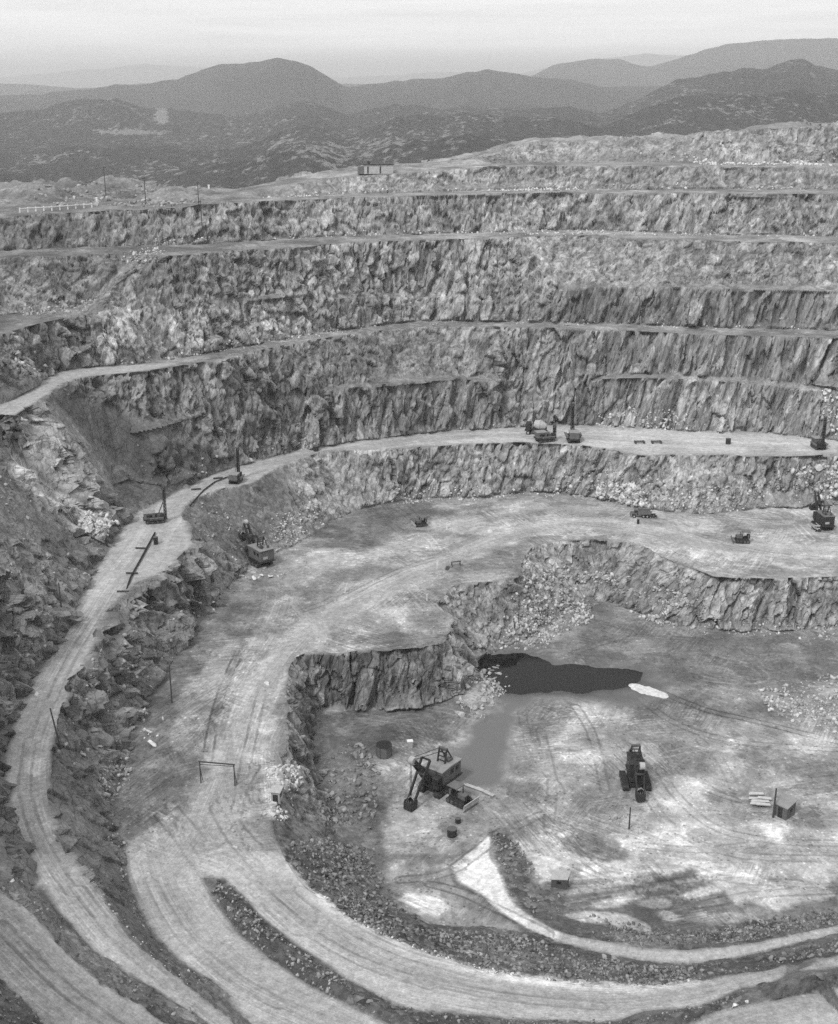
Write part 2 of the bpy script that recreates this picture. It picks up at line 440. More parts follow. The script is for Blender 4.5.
# ---- regions of made ground (outline in survey pixels)
def strip(a, b):
    return [p[:2] for p in a] + [p[:2] for p in reversed(b)]
ROAD_UP = strip([(x, y) for x, y, *_ in C2[2:-1]], [(x, y) for x, y, *_ in T2[2:-1]])
HAUL_LEFT = [(126, 853), (165, 818), (193, 796), (208, 760), (216, 715), (232, 672), (252, 640), (280, 605), (300, 580), (345, 555), (400, 545), (480, 528), (560, 512), (640, 500), (838, 505), (960, 512)]
HAUL_RIGHT = [(960, 582), (838, 577), (750, 578), (700, 572), (640, 545), (600, 536), (545, 538), (480, 556), (425, 590), (365, 612), (310, 648), (292, 668), (275, 700), (254, 745), (240, 790), (250, 830), (281, 852)]
HAUL_LOW = [(281, 852), (306, 887), (340, 914), (398, 944), (450, 961), (520, 979), (600, 987), (652, 988), (704, 980), (742, 973), (787, 966), (838, 956), (930, 930), (960, 960), (838, 968), (771, 982), (742, 987), (697, 1008), (614, 1021), (510, 1018), (404, 1008), (357, 985), (299, 947), (260, 917), (240, 891), (224, 878), (203, 878), (216, 902), (240, 935), (278, 964), (310, 985), (337, 999), (381, 1021), (440, 1045), (420, 1090), (320, 1095), (270, 1040), (241, 1012), (220, 988), (173, 955), (146, 923), (130, 882), (126, 853)]
ROAD_NEAR = [(-110, 800), (-60, 842), (0, 892), (25, 907), (60, 946), (100, 984), (140, 1006), (175, 1030), (240, 1075), (90, 1080), (48, 1030), (28, 1002), (0, 978), (-60, 932), (-110, 890)]
ROAD_LOWER_RIGHT = [(686, 1030), (714, 1011), (769, 1001), (804, 994), (838, 988), (930, 970), (950, 1060), (686, 1060)]
ROAD_THIRD = [(0, 423), (25, 409), (43, 397), (60, 384), (85, 377), (150, 370), (180, 362), (130, 365), (95, 367), (65, 371), (44, 380), (25, 393), (0, 405), (-100, 435), (-100, 455)]
ROAD_RAMP = strip(RU, RD)

road_m = np.maximum.reduce([region(p, f, r, i) for i, (p, f, r) in enumerate([(ROAD_UP, 3, 1.5), (HAUL_LOW, 3, 1.5), (ROAD_NEAR, 3, 2), (ROAD_LOWER_RIGHT, 3, 2), (ROAD_THIRD, 2, 1), (ROAD_RAMP, 2.5, 1.5), (HAUL_LEFT + HAUL_RIGHT, 8, 5)])])
flat = np.clip(1 - rock * 1.5, 0, 1)
road_m *= flat

# ---- tyre track field: signed distance (m) to the nearest track line
TRACKS = [
    [(215, 480), (185, 495), (160, 520), (140, 552), (112, 590), (88, 630), (62, 672), (45, 708), (32, 742), (28, 780), (33, 818), (48, 852), (72, 888), (112, 938), (160, 978), (230, 1030)],
    [(930, 450), (838, 447), (700, 443), (600, 437), (500, 435), (420, 439), (340, 449), (280, 459), (235, 470), (215, 480)],
    [(930, 560), (838, 552), (720, 545), (640, 528), (580, 522), (520, 532), (460, 555), (400, 580), (340, 608), (300, 635), (270, 672), (246, 722), (224, 780), (195, 842), (165, 872)],
    [(930, 535), (838, 530), (720, 520), (620, 512), (540, 510), (470, 522), (400, 545), (340, 560), (290, 580)],
    [(190, 850), (230, 862), (270, 895), (320, 935), (380, 968), (450, 988), (540, 1002), (620, 1006), (700, 994), (770, 975), (838, 962), (930, 940)],
    [(150, 862), (165, 900), (195, 945), (240, 985), (300, 1015), (370, 1045)],
    [(-60, 890), (0, 935), (50, 985), (110, 1030), (150, 1060)],
    [(720, 1030), (780, 1012), (860, 1002), (930, 992)],
    [(660, 740), (668, 780), (700, 820), (770, 845), (860, 850), (930, 848)],
    [(600, 850), (640, 862), (720, 866), (838, 862), (930, 850)],
    [(560, 690), (600, 720), (625, 770), (600, 815), (540, 840)],
    [(640, 690), (700, 712), (770, 735), (860, 752), (930, 760)],
    [(500, 660), (560, 650), (640, 640), (720, 650), (790, 668), (870, 690)],
    [(420, 870), (470, 845), (520, 815), (560, 790), (600, 745)],
    [(400, 770), (440, 815), (500, 835), (560, 820)],
    [(300, 600), (330, 640), (300, 680), (262, 740), (262, 800)],
    [(250, 560), (280, 590), (260, 640), (220, 690), (180, 740), (140, 790)],
]
bestd = np.full(NV, 1e9); uu = np.zeros(NV)
near = np.where((rock < .9) & (PX > -120) & (PX < 1000) & (PY > 395) & (PY < 1100))[0]
for tr in TRACKS:
    W = []
    for p in catmull(tr, 4):
        g = on_ground(float(p[0]), float(p[1]))
        if g is not None:
            W.append((g.x, g.y))
    d, s = line_dist(V1[near, 0], V1[near, 1], W)
    c = d < bestd[near]
    bestd[near] = np.where(c, d, bestd[near])
    uu[near] = np.where(c, d * s, uu[near])
trk = np.exp(-(bestd / 9.0) ** 2) * flat * np.where(V1[:, 2] < 3, .4, 1.0)
# ---- single wheel marks: signed distance (m) to the nearest stray pair of ruts and how dark or pale it is
STRAY = [
    ([(430, 884), (470, 896), (515, 918), (548, 935)], -.45), ([(400, 880), (450, 872), (500, 836), (540, 815)], -.4), ([(455, 868), (475, 852), (500, 832)], -.5),
    ([(655, 690), (700, 708), (760, 722), (838, 742)], -.5), ([(640, 700), (680, 725), (740, 742), (838, 750)], -.3), ([(560, 690), (590, 730), (605, 790)], -.35),
    ([(540, 730), (552, 780), (548, 830)], -.3), ([(660, 770), (680, 800), (720, 830), (780, 842), (860, 842)], -.3), ([(648, 795), (675, 830), (740, 856), (838, 858)], -.3),
    ([(700, 655), (750, 665), (765, 678), (740, 682), (700, 678)], .4), ([(560, 660), (620, 640), (700, 640)], -.25), ([(400, 700), (460, 715), (520, 730)], .45), ([(330, 712), (400, 722), (470, 738)], .35),
    ([(560, 835), (600, 870), (640, 880)], -.35), ([(575, 825), (560, 850), (530, 860)], .35), ([(640, 845), (700, 850), (760, 845)], -.3), ([(690, 868), (730, 880), (800, 884)], -.3),
    ([(600, 892), (650, 886), (700, 878)], -.35), ([(545, 885), (600, 880), (660, 872)], .4), ([(575, 905), (630, 894), (680, 892)], .4), ([(700, 905), (760, 895), (838, 890)], -.3),
    ([(300, 545), (350, 545), (380, 552), (405, 565)], .35), ([(405, 540), (425, 535), (440, 555), (440, 575)], .3), ([(420, 505), (470, 505), (500, 520)], .35), ([(340, 600), (400, 570), (450, 555)], -.3),
    ([(290, 615), (330, 600), (350, 585)], -.3), ([(240, 650), (225, 685), (214, 720), (207, 760)], -.55), ([(250, 655), (235, 690), (222, 730)], .3), ([(262, 690), (252, 735), (240, 790)], -.4),
    ([(222, 800), (240, 830), (262, 852)], -.4), ([(215, 808), (232, 838), (258, 868)], -.3), ([(255, 768), (242, 790), (236, 820)], -.35), ([(160, 815), (180, 838), (196, 862)], -.35), ([(170, 805), (200, 840)], -.3),
    ([(150, 880), (175, 925), (215, 965), (280, 1005)], -.25), ([(255, 885), (300, 925), (330, 945), (370, 965), (430, 985)], -.4), ([(258, 895), (285, 920), (300, 932), (318, 928), (325, 915)], -.35), ([(300, 890), (345, 925), (400, 952), (470, 972)], -.25),
    ([(420, 978), (500, 996), (600, 1006)], -.25), ([(130, 690), (165, 705), (190, 740)], -.25), ([(135, 770), (170, 750), (205, 752)], -.3), ([(140, 785), (175, 770), (205, 762)], .25),
    ([(30, 740), (25, 790), (40, 840), (70, 890)], -.35), ([(50, 700), (36, 740)], -.3), ([(80, 890), (120, 940), (170, 985)], -.3), ([(95, 620), (70, 660), (52, 700)], -.3), ([(0, 925), (60, 985), (120, 1030)], -.35),
    ([(600, 510), (680, 512), (760, 520), (838, 524)], -.3), ([(700, 535), (760, 552), (838, 560)], -.3), ([(760, 510), (790, 520), (812, 540)], .45), ([(775, 508), (800, 514), (815, 528)], .4), ([(660, 548), (730, 566), (838, 570)], .3),
    ([(540, 520), (600, 526), (660, 538)], -.25), ([(500, 436), (600, 440), (700, 446), (838, 450)], -.25), ([(420, 440), (500, 432), (600, 432)], .25), ([(620, 445), (700, 440), (800, 442)], -.2),
    ([(545, 655), (600, 660), (645, 668)], -.2), ([(520, 700), (530, 745), (560, 790)], -.25), ([(700, 740), (720, 760), (735, 790)], -.3), ([(665, 755), (700, 748), (740, 750)], .35), ([(680, 770), (710, 790), (735, 800)], -.3),
]
sdist = np.full(NV, 9.0); scol = np.zeros(NV)
for tr, kcol in STRAY:
    W = []
    for p in catmull(tr, 4):
        g = on_ground(float(p[0]), float(p[1]))
        if g is not None:
            W.append((g.x, g.y))
    wx0, wy0 = min(p[0] for p in W) - 7, min(p[1] for p in W) - 7
    wx1, wy1 = max(p[0] for p in W) + 7, max(p[1] for p in W) + 7
    q = near[(V1[near, 0] > wx0) & (V1[near, 0] < wx1) & (V1[near, 1] > wy0) & (V1[near, 1] < wy1)]
    d, sg_ = line_dist(V1[q, 0], V1[q, 1], W)
    cc_ = d < np.abs(sdist[q])
    sdist[q] = np.where(cc_, d * sg_, sdist[q]); scol[q] = np.where(cc_, kcol, scol[q])
scol *= flat
# ---- displacement
X, Y, Zc = V1[:, 0], V1[:, 1], V1[:, 2]
def floor_noise(x, y):
    z0 = np.zeros_like(x)
    return .30 * fbm(x * .05, y * .05, z0, 3, 41) + .10 * fbm(x * .35, y * .35, z0, 3, 47)
fl = floor_noise(X, Y) * (1 - .6 * road_m)
# bedding and fracture planes lean, so the blocks of the faces lean too
sx = X - .20 * Zc; sy = Y + .05 * Zc
hn = nV.copy(); hn[:, 2] *= .25
hn /= np.linalg.norm(hn, axis=1)[:, None] + 1e-9
s = np.where((rock > .02) | (talus > .02))[0]
a, b, c = sx[s], sy[s], Zc[s]
w1 = fbm(a * .05, b * .05, c * .02, 3, 3)                          # bays and buttresses
wx = a + 1.0 * fbm(a * .25, b * .25, c * .08, 2, 8); wy = b + 1.0 * fbm(a * .25 + 9, b * .25, c * .08, 2, 9)
rib = fbm(wx * .28, wy * .28, c * .035, 4, 13, .6)                  # upright ribs
d1, d2, cell, ft = worley(wx * .27, wy * .27, c * .028, 12, True)    # tall slabs, each a flat facet leaning its own way
e1, e2, cell2, ft2 = worley(wx * .68, wy * .68, c * .055, 22, True)   # narrower slabs
fine = fbm(a * .9, b * .9, c * .35, 3, 15)
crack = np.clip((d2 - d1) / .12, 0, 1); crack2 = np.clip((e2 - e1) / .2, 0, 1)
blocky = np.clip(fbm(a * .03, b * .03, c * .05, 2, 17) * 3 + .5, 0, 1)
tall = steep[s]
i1, i2, icell, it = worley(wx * .14, wy * .14, c * .12, 72, True)              # lumps of the gentler slopes
j1, j2, jcell, jt = worley(wx * .36, wy * .36, c * .27, 82, True)
ic = np.clip((i2 - i1) / .12, 0, 1); jc = np.clip((j2 - j1) / .16, 0, 1)
outc = np.clip(.35 + 2.5 * fbm(a * .05, b * .05, c * .05, 3, 85), 0, 1)
kd = np.clip((340 - RG[s]) / 110, .12, 1)                            # blocks too small for the mesh far off are left to the material
dis_t = 2.4 * w1 + .9 * rib + 1.2 * (cell - .5) + 2.7 * ft + .6 * (cell2 - .5) + 1.3 * ft2 + .35 * kd * fine - .5 * (1 - crack) - .3 * (1 - crack2) * kd
face_l = (PX[s] < 236) & (PY[s] > 540)
outc = np.where(face_l, np.clip(outc + .35, 0, 1), outc)
dis_l = 2.4 * w1 + outc * (1.6 * (icell - .5) + 5.0 * it + 1.1 * (jcell - .5) + 3.0 * jt - .5 * (1 - ic) - .4 * (1 - jc) * kd) + .5 * kd * fine
dis_t = dis_t * np.clip((slv[s] - 30) / 32, .42, 1)
disp = (tall * dis_t + (1 - tall) * dis_l) * np.clip(1 - (PY[s] - 830) / 120, .3, 1)
dd = np.zeros(NV); dd[s] = disp
cellv = np.full(NV, .5); cellv[s] = tall * (.62 * cell + .38 * cell2) + (1 - tall) * (.5 + outc * (.6 * (icell - .5) + .5 * (jcell - .5)) - .22 * (1 - outc))
near_k = np.clip(RG / 300, .62, 1.1)
rough = np.zeros(NV)
t1, t2, tc = worley(X[s] * .55, Y[s] * .55, Zc[s] * .55, 52)
u1, u2, uc = worley(X[s] * 1.3, Y[s] * 1.3, Zc[s] * 1.3, 62)
rough[s] = .55 * (tc - .5) * np.clip(1.15 - t1, 0, 1) + .32 * (uc - .5) + .35 * fbm(X[s] * .2, Y[s] * .2, Zc[s] * .2, 3, 71)
tal = np.clip(talus - rock, 0, 1) * (1 - road_m)
talus = np.maximum(talus, heap)
V2 = V1 + nV * push[:, None] * np.array([1, 1, .2]) + hn * (dd * rock * near_k)[:, None] + nV * (rough * (tal + .35 * rock))[:, None]
V2[:, 2] += fl * (1 - rock)
# rough rocky ground on the west rim and the top mound
rimm = np.clip((207 - PY) / 5, 0, 1) * np.clip((235 - PX) / 30, 0, 1) + .6 * np.clip((161 - PY) / 5, 0, 1) * np.clip((PX - 490) / 20, 0, 1)
kn = np.clip(fbm(X * .06, Y * .06, X * 0, 4, 411, .6) + .12, 0, 1)
V2[:, 2] += rimm * kn * 7.5
rock = np.maximum(rock, rimm * np.clip(kn * 4 - .3, 0, 1))
# ------------------------------------------------------------------ materials
def nodes(m):
    m.use_nodes = True
    nt = m.node_tree
    nt.nodes.clear()
    return nt
class NT:
    def __init__(s, m): s.t = nodes(m)
    def n(s, kind, **kw):
        x = s.t.nodes.new(kind)
        ins = kw.pop('ins', {})
        for k, v in kw.items(): setattr(x, k, v)
        for k, v in ins.items():
            if isinstance(v, bpy.types.NodeSocket): s.t.links.new(v, x.inputs[k])
            else: x.inputs[k].default_value = v
        return x
    def math(s, op, a, b=None, c=None, clamp=False):
        x = s.n('ShaderNodeMath', operation=op, use_clamp=clamp)
        for i, v in enumerate((a, b, c)):
            if v is None: continue
            if isinstance(v, bpy.types.NodeSocket): s.t.links.new(v, x.inputs[i])
            else: x.inputs[i].default_value = v
        return x.outputs[0]
    def attr(s, name): return s.n('ShaderNodeAttribute', attribute_name=name).outputs['Fac']
    def scaled(s, vec, sc): return s.n('ShaderNodeMapping', ins={'Vector': vec, 'Scale': sc}).outputs[0]
    def noise(s, vec, scale, detail=4, rough=.55, dist=0.0):
        return s.n('ShaderNodeTexNoise', ins={'Vector': vec, 'Scale': scale, 'Detail': detail, 'Roughness': rough, 'Distortion': dist}).outputs[0]
    def ramp(s, v, lo, hi, a, b): return s.n('ShaderNodeMapRange', clamp=True, ins={0: v, 1: lo, 2: hi, 3: a, 4: b}).outputs[0]
    def mix(s, f, a, b):
        x = s.n('ShaderNodeMix', data_type='FLOAT')
        for i, v in ((0, f), (2, a), (3, b)):
            if isinstance(v, bpy.types.NodeSocket): s.t.links.new(v, x.inputs[i])
            else: x.inputs[i].default_value = v
        return x.outputs[0]
    def out(s, col, rough=.95, bump=None, strength=1.0, dist=.3, spec=.2, metallic=0.0):
        b = s.n('ShaderNodeBsdfPrincipled')
        for k, v in (('Base Color', col), ('Roughness', rough), ('Specular IOR Level', spec), ('Metallic', metallic)):
            if isinstance(v, bpy.types.NodeSocket): s.t.links.new(v, b.inputs[k])
            elif k == 'Base Color': b.inputs[k].default_value = (v, v, v, 1)
            else: b.inputs[k].default_value = v
        if bump is not None:
            bn = s.n('ShaderNodeBump', ins={'Height': bump, 'Strength': strength, 'Distance': dist})
            s.t.links.new(bn.outputs[0], b.inputs['Normal'])
        o = s.n('ShaderNodeOutputMaterial')
        s.t.links.new(b.outputs[0], o.inputs[0])

def mat_ground():
    m = bpy.data.materials.new('quarry_ground'); N = NT(m)
    pos = N.n('ShaderNodeNewGeometry').outputs['Position']
    tone, rock, trk, u, rub, cell = [N.attr(k) for k in ('tone', 'rock', 'track', 'u', 'rubble', 'cell')]
    steep = N.attr('steep')
    # leaning, upright streaks on rock
    sep = N.n('ShaderNodeSeparateXYZ', ins={0: pos})
    lx = N.math('MULTIPLY_ADD', sep.outputs[2], -.20, sep.outputs[0])
    ly = N.math('MULTIPLY_ADD', sep.outputs[2], .05, sep.outputs[1])
    lv = N.n('ShaderNodeCombineXYZ', ins={0: lx, 1: ly, 2: sep.outputs[2]}).outputs[0]
    st = N.scaled(lv, (1, 1, .11))
    st2 = N.scaled(lv, (1, 1, .2))
    n1 = N.mix(steep, N.noise(pos, .16, 5, .62, .6), N.noise(st, .24, 4, .6, .4))
    n2 = N.mix(steep, N.noise(pos, .9, 4, .66, .6), N.noise(st2, 1.5, 3, .6, .6))
    n3 = N.noise(pos, .035, 3, .5)
    n4 = N.mix(steep, .5, N.noise(N.scaled(lv, (1, 1, .06)), .55, 4, .62, .25))
    v = N.n('ShaderNodeTexVoronoi', feature='DISTANCE_TO_EDGE', ins={'Vector': N.n('ShaderNodeMix', data_type='VECTOR', ins={0: .12, 4: st2, 5: N.n('ShaderNodeTexNoise', ins={'Vector': pos, 'Scale': .5, 'Detail': 3.0}).outputs['Color']}).outputs[1], 'Scale': .55}).outputs['Distance']
    vc = N.ramp(v, 0, .06, .62, 1.0)
    f = N.math('MULTIPLY', N.ramp(n1, .3, .7, .66, 1.34), N.ramp(n4, .32, .68, .44, 1.56))
    f = N.math('MULTIPLY', f, N.ramp(n2, .3, .72, .82, 1.2))
    f = N.math('MULTIPLY', f, N.ramp(n3, .3, .7, .72, 1.24))
    f = N.math('MULTIPLY', f, N.ramp(cell, .2, .8, .78, 1.22))
    f = N.math('MULTIPLY', f, vc)
    # pale chips
    chip = N.n('ShaderNodeTexVoronoi', ins={'Vector': pos, 'Scale': 1.1})
    cv = N.n('ShaderNodeSeparateColor', ins={0: chip.outputs['Color']}).outputs[0]
    chips = N.ramp(cv, .93, .99, 1.0, 1.35)
    f = N.math('MULTIPLY', f, chips)
    # floors: soft patches, wheel marks, gravel
    g1 = N.noise(pos, .09, 5, .6); g2 = N.noise(pos, .9, 5, .65)
    g3 = N.noise(pos, 3.2, 3, .7)
    g = N.math('MULTIPLY', N.mix(N.attr('made'), N.ramp(g1, .32, .68, .64, 1.32), N.ramp(g1, .32, .68, .86, 1.12)), N.math('MULTIPLY', N.ramp(g2, .25, .75, .66, 1.30), N.ramp(g3, .3, .7, .78, 1.2)))
    tv = N.n('ShaderNodeCombineXYZ', ins={0: u, 1: N.math('MULTIPLY', N.noise(pos, .03, 2), 4.0), 2: 0.0}).outputs[0]
    tn = N.noise(N.scaled(tv, (1, .4, 1)), 2.8, 4, .75)
    tn2 = N.noise(N.scaled(tv, (1, .4, 1)), .33, 2, .5)
    wear = N.noise(pos, .07, 3, .6)
    tw = N.math('MULTIPLY', trk, N.ramp(wear, .35, .6, .25, 1.0))
    g = N.math('MULTIPLY', g, N.mix(tw, 1.0, N.ramp(tn, .32, .68, .68, 1.28)))
    g = N.math('MULTIPLY', g, N.mix(trk, 1.0, N.ramp(tn2, .35, .65, .86, 1.14)))
    mud = N.ramp(N.noise(pos, .065, 7, .68, .3), .475, .525, .74, 1.08)
    mud2 = N.ramp(N.noise(pos, .16, 6, .7, .3), .56, .60, 1.0, 1.3)
    g = N.math('MULTIPLY', g, N.mix(N.attr('made'), N.math('MULTIPLY', mud, mud2), 1.0))
    pebv = N.n('ShaderNodeTexVoronoi', ins={'Vector': pos, 'Scale': 1.5, 'Randomness': 1.0})
    peb = N.n('ShaderNodeSeparateColor', ins={0: pebv.outputs['Color']}).outputs
    pebm = N.ramp(pebv.outputs['Distance'], .28, .42, 1, 0)
    pk = N.math('ADD', N.ramp(peb[0], .90, .91, 1.0, 1.55), N.ramp(peb[1], .90, .91, 0.0, -.45))
    g = N.math('MULTIPLY', g, N.mix(N.math('MULTIPLY', pebm, N.math('MULTIPLY_ADD', N.attr('made'), -.6, 1.0)), 1.0, pk))
    offr = N.math('MULTIPLY_ADD', N.attr('made'), -.85, 1.0)
    for (rz_, sc_, ms) in ((.5, 2.5, .05), (-.4, 2.0, .04), (1.35, 2.8, .045), (2.2, 2.3, .05)):
        sv = N.n('ShaderNodeMapping', ins={'Vector': N.n('ShaderNodeMapping', ins={'Vector': pos, 'Rotation': (0, 0, rz_)}).outputs[0], 'Scale': (1, .05, 1)}).outputs[0]
        sn = N.noise(sv, sc_, 4, .7, .15)
        mk = N.ramp(N.noise(N.n('ShaderNodeMapping', ins={'Vector': pos, 'Location': (rz_ * 90, 40 * rz_, 0)}).outputs[0], ms, 3, .5), .53, .63, 0, 1)
        g = N.math('MULTIPLY', g, N.mix(N.math('MULTIPLY', mk, offr), 1.0, N.ramp(sn, .34, .66, .64, 1.28)))
    sab = N.math('ADD', N.math('ABSOLUTE', N.attr('stray')), N.math('MULTIPLY', N.math('SUBTRACT', N.noise(pos, .8, 2), .5), .5))
    rut = N.math('MULTIPLY', N.ramp(sab, .55, .75, 0, 1), N.ramp(sab, 1.05, 1.25, 1, 0))
    rut = N.math('MULTIPLY', rut, N.ramp(N.noise(pos, .12, 3), .35, .55, .2, 1))
    g = N.math('MULTIPLY', g, N.math('MULTIPLY_ADD', rut, N.attr('straytone'), 1.0))
    g = N.mix(N.attr('wet'), g, 1.0)
    # broken stone
    r1 = N.n('ShaderNodeTexVoronoi', ins={'Vector': pos, 'Scale': .95}); r2 = N.n('ShaderNodeTexVoronoi', ins={'Vector': pos, 'Scale': 2.1})
    rc = N.n('ShaderNodeSeparateColor', ins={0: r1.outputs['Color']}).outputs[0]
    rc2 = N.n('ShaderNodeSeparateColor', ins={0: r2.outputs['Color']}).outputs[0]
    q = N.math('MULTIPLY', N.math('ADD', N.math('MULTIPLY', N.math('POWER', rc, 2.2), 1.5), .35), N.math('MULTIPLY_ADD', rc2, .7, .62))
    g = N.mix(rub, g, q)
    k = N.mix(rock, g, f)
    col = N.math('MULTIPLY', tone, k, clamp=True)
    hb_rock = N.math('ADD', N.math('MULTIPLY', n1, 2.0), N.math('ADD', N.math('MULTIPLY', n2, .6), N.math('MULTIPLY', vc, .5)))
    hb_fl = N.math('ADD', N.math('MULTIPLY', N.math('MULTIPLY', g2, N.math('SUBTRACT', 1.0, N.attr('wet'))), .3), N.math('MULTIPLY', N.math('MULTIPLY', tn, tw), .22))
    hb_rub = N.math('ADD', N.math('MULTIPLY', r1.outputs['Distance'], -.9), N.math('MULTIPLY', r2.outputs['Distance'], -.5))
    h = N.mix(rock, N.mix(rub, hb_fl, hb_rub), hb_rock)
    cc = N.n('ShaderNodeCombineColor', ins={0: col, 1: col, 2: col}).outputs[0]
    rgh = .95
    N.out(cc, N.mix(N.attr('wet'), .95, .42), h, .55, .7, spec=.25)
    return m

def mat_plain(name, v, rough=.7, var=.25, scale=2.0, metallic=0.0, spec=.3):
    m = bpy.data.materials.new(name); N = NT(m)
    pos = N.n('ShaderNodeTexCoord').outputs['Object']
    f = N.math('MULTIPLY', N.ramp(N.noise(pos, scale, 5, .65), .25, .75, 1 - var, 1 + var), v)
    c = N.n('ShaderNodeCombineColor', ins={0: f, 1: f, 2: f}).outputs[0]
    N.out(c, rough, N.noise(pos, scale * 4, 3), .15, .05, spec=spec, metallic=metallic)
    return m

def mat_rock_piece(name='loose_rock', gain=1.0):
    m = bpy.data.materials.new(name); N = NT(m)
    pos = N.n('ShaderNodeNewGeometry').outputs['Position']
    f = N.math('MULTIPLY', N.attr('tone'), N.ramp(N.noise(pos, 1.6, 4, .65), .25, .75, .72, 1.28))
    f = N.math('MULTIPLY', f, gain, clamp=True)
    c = N.n('ShaderNodeCombineColor', ins={0: f, 1: f, 2: f}).outputs[0]
    N.out(c, .9, N.noise(pos, 3.0, 4), .5, .15)
    return m

# ------------------------------------------------------------------ what the ground is made of
tone = np.full(NV, .25)
def paint(mask, value, k=1.0):
    global tone
    mask = mask * k
    tone = tone * (1 - mask) + value * mask
def px_blob(x, y, rx, ry, ang=0.0, feather=.3):
    ca, sa = math.cos(R(ang)), math.sin(R(ang))
    dx, dy = PX - x, PY - y
    d = np.sqrt(((dx * ca + dy * sa) / rx) ** 2 + ((-dx * sa + dy * ca) / ry) ** 2)
    s = np.where(d < 2.4)[0]
    o = np.zeros(NV)
    o[s] = np.clip((1 + .9 * fbm(X[s] * .13, Y[s] * .13, Zc[s] * .05 + x * .1, 5, 91, .65) - d[s]) / feather + .5, 0, 1)
    return o
far = np.clip((PX - 60) / 260, 0, 1)
# grey rock walls: darker tone on the west side, paler on the north and east
rock_tone = .175 + .095 * far + .05 * np.clip((PX - 480) / 220, 0, 1) * (PY > 395)
rock_tone *= 1 + .22 * fbm(X * .03, Y * .03, Zc * .05, 3, 77)
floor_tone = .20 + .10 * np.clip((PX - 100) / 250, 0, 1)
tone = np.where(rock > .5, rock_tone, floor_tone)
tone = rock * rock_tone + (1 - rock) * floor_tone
tal_m = np.clip(talus - rock, 0, 1)
tone = tone * (1 - .3 * tal_m)
# benches
upper = (PY < 420)
tone = np.where(upper & (rock < .3), tone * (.9 + .4 * fbm(X * .08, Y * .08, Zc * .1, 3, 401)), tone)
# made roads and working floors
paint(road_m, .40)
paint(region(HAUL_LEFT + HAUL_RIGHT, 10, 6, 3) * flat, .37)
paint(region(HAUL_LOW, 3, 1, 4) * flat, .42)
paint(region(ROAD_UP, 3, 1, 5) * flat, .39, .9)
paint(region(ROAD_NEAR, 3, 1, 6) * flat, .34)
paint(region(ROAD_THIRD, 2, .5, 6) * flat, .36)
# upper road east half: pale swept floor
paint(px_blob(680, 440, 190, 11) * flat, .50)
paint(px_blob(560, 436, 60, 7) * flat, .44)
# dark dirt on the west of the wide bench
paint(region([(150, 690), (200, 640), (232, 600), (262, 572), (285, 590), (250, 640), (226, 690), (212, 740), (196, 780), (168, 800), (135, 790), (125, 760), (132, 720)], 8, 5, 7) * flat, .165)
paint(region([(215, 655), (240, 635), (225, 690), (205, 720), (175, 722), (190, 690)], 5, 5, 8) * flat, .33, .8)
paint(px_blob(192, 740, 18, 20) * flat, .34, .7)
paint(px_blob(160, 765, 28, 10, -10) * flat, .2, .8)
paint(px_blob(370, 522, 60, 24, -12) * flat, .165)
paint(px_blob(340, 590, 40, 18, -20) * flat, .29, .7)
paint(px_blob(375, 625, 36, 18, -10) * flat, .46, .8)
paint(px_blob(320, 628, 30, 9, -45) * flat, .27, .8)
paint(px_blob(480, 560, 50, 11, -10) * flat, .18, .8)
paint(px_blob(395, 640, 50, 8, -2) * flat, .16, .8)
paint(px_blob(425, 610, 20, 16) * flat, .2, .7)
paint(px_blob(300, 600, 24, 30) * flat, .26, .6)
paint(px_blob(720, 556, 70, 9, 3) * flat, .52, .8)
paint(px_blob(700, 538, 40, 6, 4) * flat, .27, .6)
paint(px_blob(600, 505, 90, 6, 2) * flat, .30, .7)
# the travelled lane of the haul road across the wide bench
lane = np.zeros(NV)
for k_, w_ in ((2, 1.0), (3, .6)):
    tr_ = catmull(TRACKS[k_], 4)
    dl_, _ = line_dist(PX, PY, [(p[0], p[1]) for p in tr_])
    hwid = np.interp(PY, [500, 560, 620, 700, 800, 870], [6, 9, 15, 22, 26, 30]) * w_
    lane = np.maximum(lane, np.clip(1.25 - dl_ / hwid + .35 * fbm(X * .1, Y * .1, X * 0, 4, 97), 0, 1) * w_)
lane *= flat * (PX > 120) * (Zc > 10) * (Zc < 14)
paint(lane, .42, .85)
# pit floor
FL = (np.abs(V1[:, 2]) < .9) & (rock < .5) & (PY > 595) & (PX > 300)
flo = FL.astype(float)
paint(flo, .33)
paint(px_blob(690, 660, 150, 30, 3) * flo, .19)
paint(px_blob(600, 625, 60, 20, 20) * flo, .20)
paint(px_blob(780, 665, 60, 24) * flo, .24)
paint(px_blob(690, 705, 110, 22, 8) * flo, .24)
paint(px_blob(390, 725, 60, 14, 6) * flo, .19)
paint(px_blob(355, 735, 26, 22) * flo, .17)
paint(px_blob(435, 718, 30, 12) * flo, .22)
paint(px_blob(430, 850, 60, 40) * flo, .33)
paint(px_blob(560, 745, 55, 30) * flo, .36)
paint(px_blob(568, 765, 40, 10, -8) * flo, .52, .8)
paint(px_blob(580, 710, 16, 8) * flo, .48, .8)
paint(px_blob(640, 855, 90, 22) * flo, .56)
paint(px_blob(770, 850, 110, 28, 4) * flo, .58)
paint(px_blob(700, 900, 120, 20, -3) * flo, .46)
paint(px_blob(720, 745, 38, 9, 10) * flo, .54, .8)
paint(px_blob(790, 742, 30, 10) * flo, .42, .8)
paint(px_blob(750, 775, 40, 16) * flo, .30, .8)
paint(px_blob(690, 815, 30, 24, 50) * flo, .54, .7)
paint(px_blob(420, 906, 46, 11, 3) * flo, .68)
paint(px_blob(410, 840, 36, 16, 10) * flo, .47, .8)

